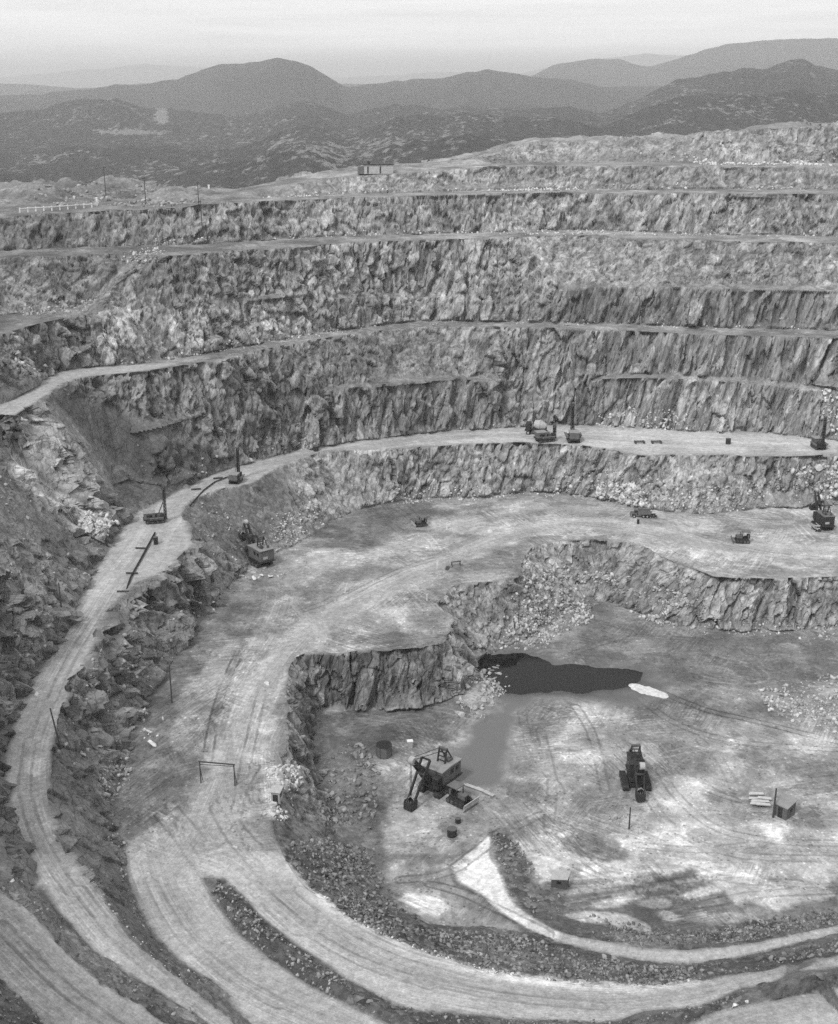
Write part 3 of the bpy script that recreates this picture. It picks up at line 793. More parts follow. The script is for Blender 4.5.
paint(region([(491, 833), (488, 855), (502, 876), (509, 900), (526, 914), (560, 933), (557, 941), (526, 928), (498, 911), (478, 891), (457, 880), (455, 862), (467, 855)], 2, 2.5, 4), .74)
paint(np.clip(1 - line_dist(PX, PY, [(470, 848), (456, 858), (450, 870), (456, 884), (478, 895), (498, 914), (528, 933), (556, 945)])[0] / 4 + .4 * fbm(X * .3, Y * .3, X * 0, 3, 9), 0, 1) * (PY > 840), .13, .8)
paint(px_blob(560, 850, 40, 16, 20) * flo, .55)
paint(px_blob(598, 850, 30, 10, 15) * flo, .24, .9)
paint(region([(500, 870), (540, 885), (580, 878), (640, 884), (690, 872), (720, 880), (735, 905), (790, 905), (838, 895), (838, 925), (740, 945), (640, 945), (560, 930), (520, 905)], 4, 6, 61) * flo, .17)
for bx_, by_, brx, bry, ba, bt in [(585, 890, 38, 3, -8, .36), (620, 900, 26, 5, -12, .50), (600, 917, 30, 5, 4, .55), (628, 922, 26, 6, 14, .58), (655, 903, 16, 5, 0, .5), (668, 915, 12, 5, 20, .45), (700, 892, 24, 7, -10, .52), (640, 890, 60, 2.5, -9, .40), (725, 918, 40, 5, 0, .3),
                                   (664, 880, 18, 4, 24, .15), (697, 886, 20, 4, -24, .15), (548, 872, 26, 10, 25, .6), (520, 858, 16, 12, 40, .55), (575, 862, 40, 8, 12, .58), (598, 850, 36, 9, 12, .2), (470, 800, 20, 12, 0, .3), (520, 790, 24, 9, 0, .24), (505, 812, 40, 8, -6, .40), (560, 800, 30, 8, 5, .3), (592, 782, 20, 8, 0, .27), (545, 725, 26, 16, 0, .24), (610, 735, 24, 10, 0, .28),
                                   (660, 770, 24, 14, 20, .36), (700, 765, 26, 7, -8, .25), (790, 765, 40, 7, 0, .26), (770, 790, 26, 8, 0, .36), (720, 800, 14, 16, 20, .34), (810, 745, 24, 8, 0, .5), (765, 712, 40, 8, 8, .2), (400, 775, 20, 16, 0, .40), (395, 800, 16, 20, 10, .3), (450, 752, 20, 8, 0, .3), (360, 780, 14, 26, 0, .22), (420, 880, 30, 8, 0, .22), (470, 905, 24, 6, 10, .25), (400, 865, 16, 14, 0, .25), (440, 860, 40, 5, 0, .25)]:
    paint(px_blob(bx_, by_, brx, bry, ba) * flo, bt, .85)
paint(px_blob(838, 886, 12, 7, -20) * flo, .2, .8)
paint(px_blob(470, 845, 8, 12, 50) * flo, .22, .8)
paint(px_blob(445, 828, 7, 6) * flo, .2, .8)
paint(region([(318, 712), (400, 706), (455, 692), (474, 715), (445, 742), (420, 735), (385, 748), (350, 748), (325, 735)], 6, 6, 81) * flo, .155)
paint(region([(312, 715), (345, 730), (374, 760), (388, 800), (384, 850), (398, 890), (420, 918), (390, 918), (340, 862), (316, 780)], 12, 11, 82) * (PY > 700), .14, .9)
paint(region([(560, 600), (700, 628), (838, 634), (838, 680), (760, 690), (700, 700), (670, 675), (600, 660), (560, 640)], 10, 8, 83) * flo, .185, .8)
# damp ground round the pond
wet = np.zeros(NV)
wetr = region([(440, 760), (470, 735), (500, 700), (520, 690), (545, 690), (522, 715), (508, 745), (503, 775), (490, 790), (470, 790), (452, 780)], 12, 8, 12) * flo
paint(wetr, .15); wet = np.maximum(wet, wetr)
POND = [(470, 652), (490, 651), (505, 651), (522, 649), (540, 655), (556, 664), (590, 665), (625, 666), (645, 671), (640, 680), (628, 686), (610, 690), (570, 693), (535, 692), (505, 694), (500, 682), (486, 676), (474, 668)]
pm_ = region(POND, 9, 3, 14) * FL
V2[:, 2] -= pm_ * .85 
V2[:, 2] += (region([(440, 630), (700, 640), (700, 710), (440, 720)], 10, 0) * FL - pm_).clip(0, 1) * .25
w2 = region([(470, 650), (520, 648), (560, 664), (640, 668), (672, 684), (650, 700), (580, 700), (500, 700), (480, 690)], 14, 6, 13) * flo
paint(w2, .10); wet = np.maximum(wet, w2)
# slope below the haul road: dark broken stone, a pale strip of grader spill along the verge
paint(tal_m * ((PY > 850) & (PX > 285)), .125)
paint(tal_m * ((PY > 850) & (PX > 285)) * np.clip(2.2 * fbm(X * .09, Y * .09, Zc * .09, 4, 95, .6) - .1, 0, 1), .27)
d, sg = line_dist(PX, PY, [p[:2] for p in C1 if p[1] > 850])
paint(np.exp(-((d + 1 - 3 * fbm(X * .2, Y * .2, X * 0, 3, 63)) / 4.2) ** 2) * (PX > 285) * (PX < 700) * (PY > 862), .78, .95)
d, _ = line_dist(PX, PY, [(92, 883), (118, 920), (150, 955), (175, 978)])
paint(np.clip(1 - d / 5, 0, 1) * np.clip(fbm(X * .12, Y * .12, X * 0, 3, 5) * 3, 0, 1), .6)
paint(px_blob(36, 766, 12, 13), .62, .9)
paint(px_blob(34, 742, 14, 6), .5, .7)
paint(px_blob(32, 800, 10, 8), .5, .6)
paint(rimm * np.clip(kn * 4 - .6, 0, 1) * (PX < 240), .26)
for bx_, by_, brx, bry, bt in [(330, 560, 30, 10, .44), (300, 590, 22, 14, .30), (345, 575, 24, 5, .25), (420, 545, 30, 5, .44), (480, 505, 60, 6, .33), (250, 745, 20, 40, .44), (262, 720, 14, 26, .5), (225, 745, 10, 30, .32), (185, 770, 30, 8, .16), (165, 800, 24, 12, .24), (200, 700, 18, 22, .36), (215, 640, 16, 14, .32), (265, 700, 16, 12, .46), (275, 665, 10, 14, .46)]:
    paint(px_blob(bx_, by_, brx, bry) * flat * (Zc < 14), bt, .7)
paint(region([(262, 770), (272, 764), (296, 768), (298, 790), (288, 800), (284, 815), (270, 822), (262, 806)], 3, 6, 72), .62, .9)
paint(px_blob(48, 830, 8, 14, -30), .55, .6)
# verges and berms
for pl in ([(0, 893), (25, 907), (60, 946), (100, 984), (150, 1010), (200, 1024), (170, 1000), (120, 970), (90, 950), (55, 911), (20, 850), (8, 800), (-20, 800), (-20, 880)],):
    paint(region(pl, 5, 3, 16), .20)
paint(region([(203, 878), (224, 878), (240, 891), (260, 917), (299, 947), (357, 985), (404, 1008), (510, 1020), (614, 1022), (645, 1011), (697, 1008), (742, 987), (742, 995), (714, 1011), (660, 1036), (440, 1045), (381, 1021), (337, 999), (310, 985), (278, 964), (240, 935)], 4, 2, 18), .13)
paint(region([(771, 983), (790, 971), (838, 968), (950, 960), (950, 970), (838, 988), (804, 994), (771, 1000)], 4, 1, 18), .14)
paint(region([(62, 711), (54, 741), (50, 780), (49, 815), (58, 840), (79, 868), (103, 900), (135, 941), (164, 967), (188, 985), (223, 1014), (241, 1012), (220, 988), (173, 955), (146, 923), (130, 882), (126, 853), (116, 826)], 5, 3, 19), .19)
paint(region([(491, 831), (512, 838), (536, 866), (526, 883), (560, 893), (575, 912), (547, 922), (526, 911), (509, 897), (502, 876)], 5, 3, 20), .15)
# west slopes, walls: dark earth, weathered rock, some light and shade in the tone
paint(region([(-150, 430), (0, 440), (40, 485), (95, 525), (112, 545), (70, 615), (30, 672), (5, 740), (-150, 800)], 12, 6, 21), .235, .8)
paint(region([(45, 400), (62, 415), (112, 462), (165, 495), (230, 465), (200, 440), (150, 440), (100, 385), (62, 384)], 6, 4, 22), .115, .95)
paint(region([(20, 415), (45, 400), (80, 440), (112, 480), (112, 520), (60, 490), (25, 455)], 8, 4, 23), .36, .95)  # spur slope, its flat light put into the tone
paint(region([(15, 452), (40, 478), (85, 508), (108, 520), (104, 536), (80, 530), (45, 505), (12, 475)], 4, 4, 24), .55, .8)
paint(region([(-20, 560), (10, 572), (45, 605), (60, 625), (50, 632), (20, 598), (-20, 580)], 3, 4, 24), .30, .6)
paint(region([(0, 340), (60, 320), (97, 305), (98, 366), (60, 370), (0, 402)], 4, 3, 25), .19, .7)  # recessed face, its shade put into the tone
paint(region([(100, 255), (122, 253), (112, 292), (100, 330), (97, 300)], 3, 1, 26), .12, .5)
paint(region([(103, 310), (140, 300), (150, 340), (125, 362), (102, 362)], 5, 6, 27), .40, .7)  # lit forward face, its brightness put into the tone
paint(region([(170, 310), (210, 308), (212, 345), (190, 352), (172, 340)], 6, 6, 28), .42, .6)
paint(region([(36, 218), (62, 216), (66, 245), (38, 246)], 4, 2, 28), .12, .7)
paint(region([(480, 286), (640, 286), (640, 322), (490, 322)], 8, 6, 29), .19, .6)
paint(region([(540, 205), (620, 205), (615, 232), (540, 232)], 8, 6, 30), .18, .5)
paint(region([(230, 385), (320, 345), (420, 335), (520, 338), (520, 420), (440, 428), (330, 438), (250, 445)], 14, 8, 33), .17, .65)
paint(region([(300, 460), (430, 450), (520, 448), (520, 470), (430, 480), (330, 490)], 6, 4, 34), .25, .6)
paint(region([(295, 660), (440, 640), (450, 690), (330, 706)], 6, 3, 35), .20, .75)
paint(region([(440, 595), (515, 580), (520, 635), (470, 650), (452, 620)], 6, 3, 36), .23, .7)
paint(region([(288, 670), (318, 720), (345, 845), (300, 850), (272, 828)], 5, 3, 37), .18, .8)
paint(region([(300, 690), (325, 720), (332, 750), (312, 740)], 4, 2, 38), .26, .7)
# --- rubble patches: outline, stones per square metre, size range (m), stone tone range, ground mask
RUB = [
    ([(545, 474), (600, 466), (640, 474), (700, 488), (760, 482), (838, 470), (900, 470), (900, 508), (838, 506), (760, 512), (700, 518), (645, 512), (600, 500), (550, 494)], 1.21, (.3, 1.6), (.26, .62), .7),
    ([(600, 480), (640, 486), (650, 508), (618, 504), (600, 496)], 1.98, (.6, 2.4), (.45, .72), .6),
    ([(790, 470), (838, 462), (880, 465), (880, 500), (800, 498)], 1.32, (.6, 2.6), (.45, .72), .6),
    ([(385, 488), (440, 486), (500, 488), (560, 486), (560, 497), (470, 500), (392, 505)], 1.10, (.3, 1.3), (.35, .7), .6),
    ([(262, 524), (300, 502), (330, 504), (325, 526), (290, 546), (262, 560)], 1.54, (.3, 1.4), (.25, .6), .8),
    ([(515, 582), (560, 566), (600, 572), (650, 585), (704, 600), (704, 632), (660, 627), (618, 609), (588, 604), (592, 622), (560, 634), (545, 650), (505, 650), (478, 656), (500, 625)], 2.42, (.35, 1.7), (.24, .60), .85),
    ([(704, 618), (760, 622), (838, 624), (838, 640), (760, 636), (704, 634)], 1.32, (.3, 1.2), (.35, .66), .5),
    ([(462, 672), (500, 664), (512, 674), (508, 690), (495, 705), (488, 722), (466, 725), (455, 712)], 2.20, (.4, 1.8), (.24, .52), .7),
    ([(756, 690), (790, 684), (838, 672), (900, 670), (900, 730), (838, 734), (800, 726), (770, 712)], 1.65, (.4, 1.5), (.22, .66), .8),
    ([(334, 745), (362, 742), (380, 775), (378, 800), (374, 835), (340, 850), (322, 815)], 1.76, (.4, 1.7), (.12, .36), .7),
    ([(285, 845), (330, 838), (365, 850), (385, 880), (400, 908), (440, 930), (520, 935), (560, 948), (650, 966), (742, 964), (838, 940), (930, 915), (930, 932), (838, 954), (742, 971), (650, 986), (548, 981), (450, 960), (400, 943), (340, 912), (300, 878)], 3.30, (.25, 1.15), (.09, .34), 1.0),
    ([(548, 905), (620, 922), (700, 930), (770, 918), (838, 908), (900, 894), (900, 910), (838, 924), (742, 943), (641, 945), (590, 936)], 3.08, (.25, 1.0), (.09, .32), 1.0),
    ([(491, 831), (512, 838), (536, 866), (526, 883), (560, 893), (575, 912), (547, 922), (526, 911), (509, 897), (502, 876)], 3.52, (.3, 1.1), (.12, .36), 1.0),
    ([(203, 878), (228, 878), (260, 917), (299, 947), (357, 985), (404, 1008), (440, 1014), (440, 1040), (381, 1021), (337, 999), (310, 985), (278, 964), (240, 935), (216, 902)], 3.74, (.2, .95), (.10, .42), 1.0),
    ([(440, 1014), (614, 1021), (645, 1011), (697, 1008), (742, 987), (755, 990), (714, 1011), (660, 1036), (440, 1045)], 1.98, (.2, .8), (.10, .34), .8),
    ([(100, 770), (128, 750), (135, 780), (128, 812), (132, 850), (112, 842), (104, 812)], 1.98, (.4, 1.5), (.25, .55), .7),
    ([(140, 712), (168, 715), (165, 735), (150, 742), (138, 735)], 1.32, (.5, 1.5), (.4, .7), .5),
    ([(118, 835), (130, 852), (150, 920), (176, 956), (210, 985), (200, 985), (165, 955), (135, 915), (118, 860)], 1.98, (.2, .9), (.18, .5), .7),
    ([(60, 835), (80, 862), (130, 925), (190, 985), (180, 985), (120, 935), (70, 875)], 0.88, (.2, .8), (.15, .4), .5),
    ([(84, 512), (108, 516), (110, 536), (90, 538), (76, 526)], 2.64, (.5, 1.8), (.5, .72), .6),
    ([(-20, 440), (40, 480), (95, 525), (112, 548), (70, 612), (30, 668), (0, 740), (-20, 760)], 0.22, (.3, 1.3), (.12, .45), .45),
    ([(62, 410), (112, 462), (165, 498), (240, 462), (330, 440), (330, 428), (240, 440), (170, 470), (110, 420)], 0.26, (.3, 1.3), (.15, .5), .4),
    ([(0, 893), (25, 905), (60, 944), (100, 982), (150, 1008), (200, 1022), (170, 1000), (120, 970), (90, 950), (55, 911), (20, 850)], 1.10, (.15, .8), (.12, .38), .5),
    ([(-20, 985), (20, 1000), (45, 1024), (40, 1050), (-20, 1050)], 2.64, (.2, .8), (.08, .4), 1.0),
    ([(266, 765), (296, 765), (298, 800), (284, 822), (262, 815)], 2.0, (.3, 1.5), (.5, .74), .2),
    ([(600, 818), (640, 812), (652, 830), (630, 840), (600, 836)], 1.76, (.25, .9), (.25, .62), .7),
    ([(738, 790), (770, 786), (830, 808), (832, 822), (790, 828), (740, 822)], 1.54, (.2, .9), (.14, .5), .8),
    ([(590, 418), (640, 408), (690, 412), (690, 434), (600, 430)], 0.55, (.4, 1.8), (.45, .75), .3),
    ([(822, 390), (860, 380), (860, 440), (824, 440)], 1.10, (.5, 2.2), (.5, .78), .4),
    ([(380, 424), (520, 418), (590, 420), (838, 430), (838, 438), (590, 430), (380, 438)], 0.22, (.3, 1.2), (.25, .65), .3),
    ([(400, 318), (520, 318), (640, 320), (838, 326), (838, 331), (640, 327), (520, 324), (400, 325)], 0.48, (.3, 1.3), (.3, .68), .3),
    ([(100, 360), (230, 342), (400, 318), (400, 324), (230, 351), (100, 368)], 0.55, (.4, 1.5), (.25, .66), .4),
    ([(100, 240), (430, 228), (838, 231), (838, 237), (430, 234), (100, 247)], 0.48, (.3, 1.4), (.3, .7), .4),
    ([(115, 250), (165, 248), (160, 262), (120, 262)], 0.88, (.4, 1.7), (.3, .6), .5),
    ([(22, 302), (60, 300), (96, 300), (90, 310), (24, 318)], 0.88, (.4, 1.5), (.24, .5), .5),
    ([(12, 355), (46, 345), (52, 372), (14, 378)], 0.66, (.5, 2.0), (.3, .6), .5),
    ([(250, 196), (420, 188), (700, 184), (838, 186), (838, 190), (700, 189), (420, 192), (250, 198)], 0.66, (.3, 1.5), (.3, .7), .4),
    ([(680, 158), (760, 160), (838, 160), (838, 166), (700, 165)], 0.88, (.4, 1.8), (.4, .75), .5),
    ([(20, 200), (60, 192), (120, 184), (200, 190), (200, 204), (150, 208), (120, 206), (60, 206)], .22, (.5, 2.6), (.16, .4), .7),
    ([(498, 150), (620, 140), (700, 138), (838, 126), (838, 160), (700, 162), (500, 163)], 0.22, (.4, 1.6), (.2, .5), .6),
    ([(232, 566), (285, 566), (285, 580), (232, 580)], 0.11, (.5, 1.0), (.5, .7), .0),
    ([(300, 884), (340, 911), (400, 941), (450, 957), (520, 976), (600, 984), (600, 990), (520, 983), (450, 966), (396, 948), (338, 918), (298, 888)], 2.0, (.25, .8), (.5, .78), .3),
    ([(100, 895), (135, 936), (190, 983), (186, 988), (128, 940), (96, 900)], 1.2, (.2, .6), (.5, .75), .3),
    ([(190, 500), (240, 500), (250, 560), (235, 590), (190, 640), (170, 640), (195, 560)], 0.55, (.3, 1.4), (.18, .5), .6),
    ([(80, 660), (150, 600), (190, 640), (150, 690), (120, 750), (100, 780), (60, 760)], 0.40, (.3, 1.4), (.15, .45), .5),
]
rub = np.zeros(NV)
for i, (poly, dens, sz, tn, gm) in enumerate(RUB):
    rub = np.maximum(rub, gm * (.55 if gm < 1 else 1.0) * region(poly, 10, 7, 50 + i))
rub = np.maximum(rub, .55 * tal_m)
rub *= np.clip(.55 + 1.7 * fbm(X * .13, Y * .13, Zc * .13, 4, 93, .6), .12, 1)
rub *= (1 - road_m)
made = np.maximum.reduce([region(p, 3, 1, i) for i, p in enumerate([ROAD_UP, HAUL_LOW, ROAD_NEAR, ROAD_LOWER_RIGHT, ROAD_THIRD, ROAD_RAMP])] + [lane * .8]) * flat
tone = np.clip(tone, .03, .8)

GM = mat_ground()
def set_attr(me, name, vals):
    a = me.attributes.new(name, 'FLOAT', 'POINT')
    a.data.foreach_set('value', np.ascontiguousarray(vals, dtype=np.float32))

def mesh_np(name, V, T, mat, attrs=None, smooth=True):
    me = bpy.data.meshes.new(name)
    me.vertices.add(len(V)); me.vertices.foreach_set('co', np.ascontiguousarray(V, dtype=np.float32).ravel())
    me.loops.add(T.size); me.loops.foreach_set('vertex_index', T.astype(np.int32).ravel())
    me.polygons.add(len(T)); k = T.shape[1]
    me.polygons.foreach_set('loop_start', np.arange(0, T.size, k, dtype=np.int32))
    me.update(calc_edges=True)
    if smooth:
        me.polygons.foreach_set('use_smooth', np.ones(len(T), dtype=bool))
    me.materials.append(mat)
    for n, v in (attrs or {}).items():
        set_attr(me, n, v)
    o = bpy.data.objects.new(name, me); COL.objects.link(o)
    return o

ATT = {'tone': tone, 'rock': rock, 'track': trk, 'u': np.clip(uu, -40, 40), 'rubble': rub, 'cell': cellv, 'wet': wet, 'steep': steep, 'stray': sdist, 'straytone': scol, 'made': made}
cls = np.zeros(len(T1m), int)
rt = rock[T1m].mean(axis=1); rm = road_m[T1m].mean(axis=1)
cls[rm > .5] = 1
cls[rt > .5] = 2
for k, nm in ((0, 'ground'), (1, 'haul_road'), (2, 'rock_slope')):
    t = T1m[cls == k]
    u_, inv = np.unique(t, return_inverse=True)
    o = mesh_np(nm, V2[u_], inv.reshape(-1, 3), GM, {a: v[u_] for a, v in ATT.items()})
    if k == 2:
        o.data.polygons.foreach_set('use_smooth', RG[t].mean(axis=1) > 330)
    o['kind'] = 'structure'

# ------------------------------------------------------------------ water
def mat_water(name, base, rough):
    m = bpy.data.materials.new(name); N = NT(m)
    pos = N.n('ShaderNodeNewGeometry').outputs['Position']
    N.out(base, rough, N.noise(pos, 1.2, 3), .03, .05, spec=.14)
    return m
def sheet(name, pts, z, mat):
    P = [at_z(float(p[0]), float(p[1]), z) for p in catmull(list(pts) + [pts[0]], 5)][:-1]
    vs, es, fs, _, _, _ = delaunay_2d_cdt([Vector(p[:2]) for p in P], [(i, (i + 1) % len(P)) for i in range(len(P))], [], 1, 1e-4, True)
    o = mesh_np(name, np.array([(v[0], v[1], z) for v in vs]), np.array([list(f) for f in fs]), mat)
    o['kind'] = 'structure'
    return o
sheet('pond', [(460, 640), (540, 640), (600, 655), (668, 662), (670, 692), (600, 700), (520, 704), (470, 690), (460, 665)], -.28, mat_water('dark_water', .008, .05))
# ------------------------------------------------------------------ hills to the horizon
def prof(pts): return (np.array([p[0] for p in pts], float), np.array([p[1] for p in pts], float))
RIDGES = [
    (720, prof([(-400, 205), (0, 200), (80, 197), (150, 196), (210, 200), (300, 196), (400, 190), (500, 180), (838, 172), (1240, 170)])),
    (1250, prof([(-400, 165), (0, 168), (60, 172), (120, 178), (170, 170), (220, 160), (270, 152), (330, 148), (400, 140), (450, 134), (520, 140), (600, 148), (700, 140), (838, 132), (1240, 132)])),
    (2000, prof([(-400, 140), (0, 146), (60, 142), (110, 150), (160, 146), (210, 150), (260, 138), (320, 128), (380, 118), (430, 112), (480, 116), (540, 122), (600, 124), (640, 112), (700, 98), (838, 92), (1240, 95)])),
    (3100, prof([(-400, 112), (0, 106), (50, 101), (85, 97), (110, 101), (140, 107), (180, 110), (230, 113), (290, 108), (340, 102), (380, 101), (430, 105), (480, 109), (540, 112), (600, 109), (640, 100), (668, 88), (718, 75), (768, 67), (798, 64), (838, 70), (900, 82), (1240, 100)])),
    (5600, prof([(-400, 96), (0, 91), (80, 89), (135, 86), (180, 79), (205, 69), (225, 62), (255, 60.5), (280, 60), (310, 68), (345, 79), (400, 80), (418, 78), (463, 74), (488, 71), (513, 75), (538, 80), (600, 84), (700, 92), (838, 96), (1240, 96)])),
    (9500, prof([(-400, 86), (0, 85), (100, 85), (345, 82), (420, 82), (500, 80), (533, 76), (553, 65), (588, 57), (615, 55), (638, 63), (650, 63), (678, 55), (718, 44), (750, 39), (778, 38), (838, 39), (950, 48), (1240, 70)])),
    (26000, prof([(-400, 80), (0, 77), (60, 72), (110, 68), (150, 64), (200, 67), (260, 73), (345, 77), (400, 74), (470, 70), (520, 72), (580, 62), (640, 53), (680, 55), (838, 62), (1240, 75)])),
]
hx = np.arange(-400, 1241, 3.0)
hY = [560.0]
while hY[-1] < 46000:
    hY.append(hY[-1] * 1.0125 + 1.2)
hY = np.array(hY)
def ridge_z(Y, p):
    y = np.interp(hx, *p)
    dx = (hx - CX) / FPX; dy = -(y - CY) / FPX
    t = Y / (cP + dy * sP)
    return HCAM + t * (-sP + dy * cP)
rz = [ridge_z(Y, p) for Y, p in RIDGES]
rY = [Y for Y, _ in RIDGES]
HX = np.zeros((len(hY), len(hx))); HZ = np.zeros_like(HX)
for j, Yv in enumerate(hY):
    HX[j] = (hx - CX) / FPX * Yv / (cP + .33 * sP)
    if Yv <= rY[0]:
        HZ[j] = rz[0] + (Yv - rY[0]) * .12
    elif Yv >= rY[-1]:
        HZ[j] = rz[-1] - (Yv - rY[-1]) * .02
    else:
        k = max(i for i in range(len(rY)) if rY[i] <= Yv)
        t = (Yv - rY[k]) / (rY[k + 1] - rY[k])
        e = t * t * (3 - 2 * t)
        base = rz[k] * (1 - e) + rz[k + 1] * e
        dip = (rY[k + 1] - rY[k]) * .034 * math.sin(math.pi * t) ** 1.3
        HZ[j] = base - dip
HYY = np.repeat(hY[:, None], len(hx), 1)
amp = np.clip(HYY * .011, 5, 38)
wl = np.clip(HYY * .05, 45, 420)
nz = fbm(HX / wl, HYY / wl, HX * 0, 5, 131, .55)
HZ = HZ + amp * (nz - .15)
nx, ny = len(hx), len(hY)
ii = np.arange(nx * ny).reshape(ny, nx)
HT = np.stack([ii[:-1, :-1], ii[:-1, 1:], ii[1:, 1:], ii[1:, :-1]], -1).reshape(-1, 4)
HV = np.stack([HX, HYY, HZ], -1).reshape(-1, 3)
hpx, hpy, hr = project(HV)
bare = np.zeros(len(HV))
def hb(x, y, rx, ry, v):
    d = np.hypot((hpx - x) / rx, (hpy - y) / ry)
    return v * np.clip(1.3 - d, 0, 1)
for b in [(110, 192, 110, 12, .55), (330, 152, 110, 22, .42), (270, 122, 50, 8, .3), (60, 158, 60, 14, .3), (750, 108, 90, 18, .30), (660, 118, 50, 8, .25), (480, 120, 50, 8, .3), (60, 120, 70, 8, .2), (162, 116, 7, 9, 1.3), (128, 132, 40, 2.5, 1.1), (180, 165, 120, 12, .3), (420, 140, 60, 20, .3)]:
    bare = np.maximum(bare, hb(*b))
bare = np.maximum(bare, .10) - .28 * np.clip((HV[:, 1] - 3600) / 1500, 0, 1)
mh = bpy.data.materials.new('scrub_hills'); N = NT(mh)
pos = N.scaled(N.n('ShaderNodeNewGeometry').outputs['Position'], (1, .4, 1))
n1 = N.noise(pos, .022, 6, .72); n2 = N.noise(pos, .10, 5, .75); n3 = N.noise(pos, .0022, 4, .6)
b = N.attr('bare')
veg = N.math('MULTIPLY', N.ramp(n2, .25, .75, .55, 1.5), N.math('MULTIPLY', N.ramp(n3, .3, .7, .75, 1.3), .075))
pt = N.math('SUBTRACT', N.math('ADD', N.math('MULTIPLY', n1, .5), N.math('MULTIPLY', n2, .75)), N.math('SUBTRACT', N.ramp(n3, .3, .7, .755, .695), N.math('MULTIPLY', b, .26)))
pm = N.ramp(pt, 0, .05, 0, 1)
hc = N.mix(pm, veg, .27)
N.out(N.n('ShaderNodeCombineColor', ins={0: hc, 1: hc, 2: hc}).outputs[0], .95, N.math('ADD', n2, n1), 1.0, 12.0)
o = mesh_np('hills', HV, HT, mh, {'bare': bare}); o['kind'] = 'structure'

DENOISE = False
# ------------------------------------------------------------------ light, sky, air, camera
SUN_EL, SUN_AZ = 48.0, 215.0      # degrees; azimuth clockwise from +Y, so the light comes from behind the camera, on its left
w = bpy.data.worlds.new('World'); SC.world = w; w.use_nodes = True
nt = w.node_tree; nt.nodes.clear()
class WN(NT):
    def __init__(s, t): s.t = t
N = WN(nt)
sky = N.n('ShaderNodeTexSky', sky_type='NISHITA', sun_disc=False, sun_elevation=R(SUN_EL), sun_rotation=R(SUN_AZ), dust_density=4.0, air_density=1.0)
bw = N.n('ShaderNodeRGBToBW', ins={0: sky.outputs[0]}).outputs[0]
gen = N.n('ShaderNodeTexCoord').outputs['Generated']
sz = N.n('ShaderNodeSeparateXYZ', ins={0: gen}).outputs
cl = N.noise(N.scaled(gen, (1, 1, 9)), 2.6, 5, .6, .3)
cl2 = N.noise(N.scaled(gen, (1, 1, 22)), 5.0, 4, .6)
rampn = N.n('ShaderNodeValToRGB')
el = rampn.color_ramp
stops = [(0.0, 1.0), (.012, 1.08), (.024, 1.42), (.036, 1.22), (.052, .98), (.12, .66), (.35, .60), (1.0, .72)]
el.elements[0].position = 0; el.elements[1].position = 1
for p, v in stops[1:-1]: el.elements.new(p)
for e_, (p, v) in zip(el.elements, stops): e_.position = p; e_.color = (v / 2, v / 2, v / 2, 1)
nt.links.new(N.math('ADD', sz[2], N.math('MULTIPLY', N.math('SUBTRACT', cl, .5), .035)), rampn.inputs[0])
cloud = N.math('MULTIPLY', rampn.outputs[0], N.math('MULTIPLY', N.ramp(cl2, .3, .7, .89, 1.11), 2.0))
SKYK = 9.0
tot = N.math('ADD', N.math('MULTIPLY', bw, .12), N.math('MULTIPLY', cloud, SKYK))
bg = N.n('ShaderNodeBackground', ins={0: N.n('ShaderNodeCombineColor', ins={0: tot, 1: tot, 2: tot}).outputs[0], 1: .1})
nt.links.new(bg.outputs[0], N.n('ShaderNodeOutputWorld').inputs[0])

sun = bpy.data.lights.new('sun', 'SUN'); sun.energy = 1.5; sun.angle = R(10); sun.color = (1, 1, 1)
so = bpy.data.objects.new('sun', sun); COL.objects.link(so)
az = R(SUN_AZ); ev = R(SUN_EL)
sd = Vector((math.sin(az) * math.cos(ev), math.cos(az) * math.cos(ev), math.sin(ev)))
so.rotation_euler = (-sd).to_track_quat('-Z', 'Y').to_euler()
so.location = (0, 0, 300)

hz = bpy.data.materials.new('air'); hz.use_nodes = True; hz.node_tree.nodes.clear()
pv = hz.node_tree.nodes.new('ShaderNodeVolumePrincipled')
pv.inputs['Color'].default_value = (.97, .97, .97, 1); pv.inputs['Density'].default_value = 9.5e-5; pv.inputs['Anisotropy'].default_value = .25
ho = hz.node_tree.nodes.new('ShaderNodeOutputMaterial'); hz.node_tree.links.new(pv.outputs[0], ho.inputs['Volume'])
zlo = min(float(HV[:, 2].min()), float(V2[:, 2].min())) - 1.0; zhi = max(float(HV[:, 2].max()), 200) + 20
xw = float(np.abs(HV[:, 0]).max()) + 500; y0, y1 = -400.0, 46800.0
bv = np.array([(x, y, z) for x in (-xw, xw) for y in (y0, y1) for z in (zlo, zhi)])
bf = np.array([(0, 1, 3, 2), (4, 6, 7, 5), (0, 4, 5, 1), (2, 3, 7, 6), (0, 2, 6, 4), (1, 5, 7, 3)])
o = mesh_np('haze', bv, bf, hz, smooth=False); o['kind'] = 'stuff'

cam = bpy.data.cameras.new('camera'); cam.sensor_fit = 'VERTICAL'; cam.sensor_height = 24.0; cam.lens = 24.0 * FPX / 1024.0
cam.clip_start = .5; cam.clip_end = 120000
co = bpy.data.objects.new('camera', cam); COL.objects.link(co)
co.location = (0, 0, HCAM); co.rotation_euler = (math.pi / 2 - PITCH, 0, 0)
SC.camera = co
SC.view_settings.view_transform = 'Standard'; SC.view_settings.look = 'None'
SC.view_settings.exposure = 0.52; SC.view_settings.gamma = 1.0; SC.view_settings.use_curve_mapping = False
SC.cycles.max_bounces = 5; SC.cycles.diffuse_bounces = 3; SC.cycles.volume_bounces = 1
SC.cycles.use_denoising = DENOISE
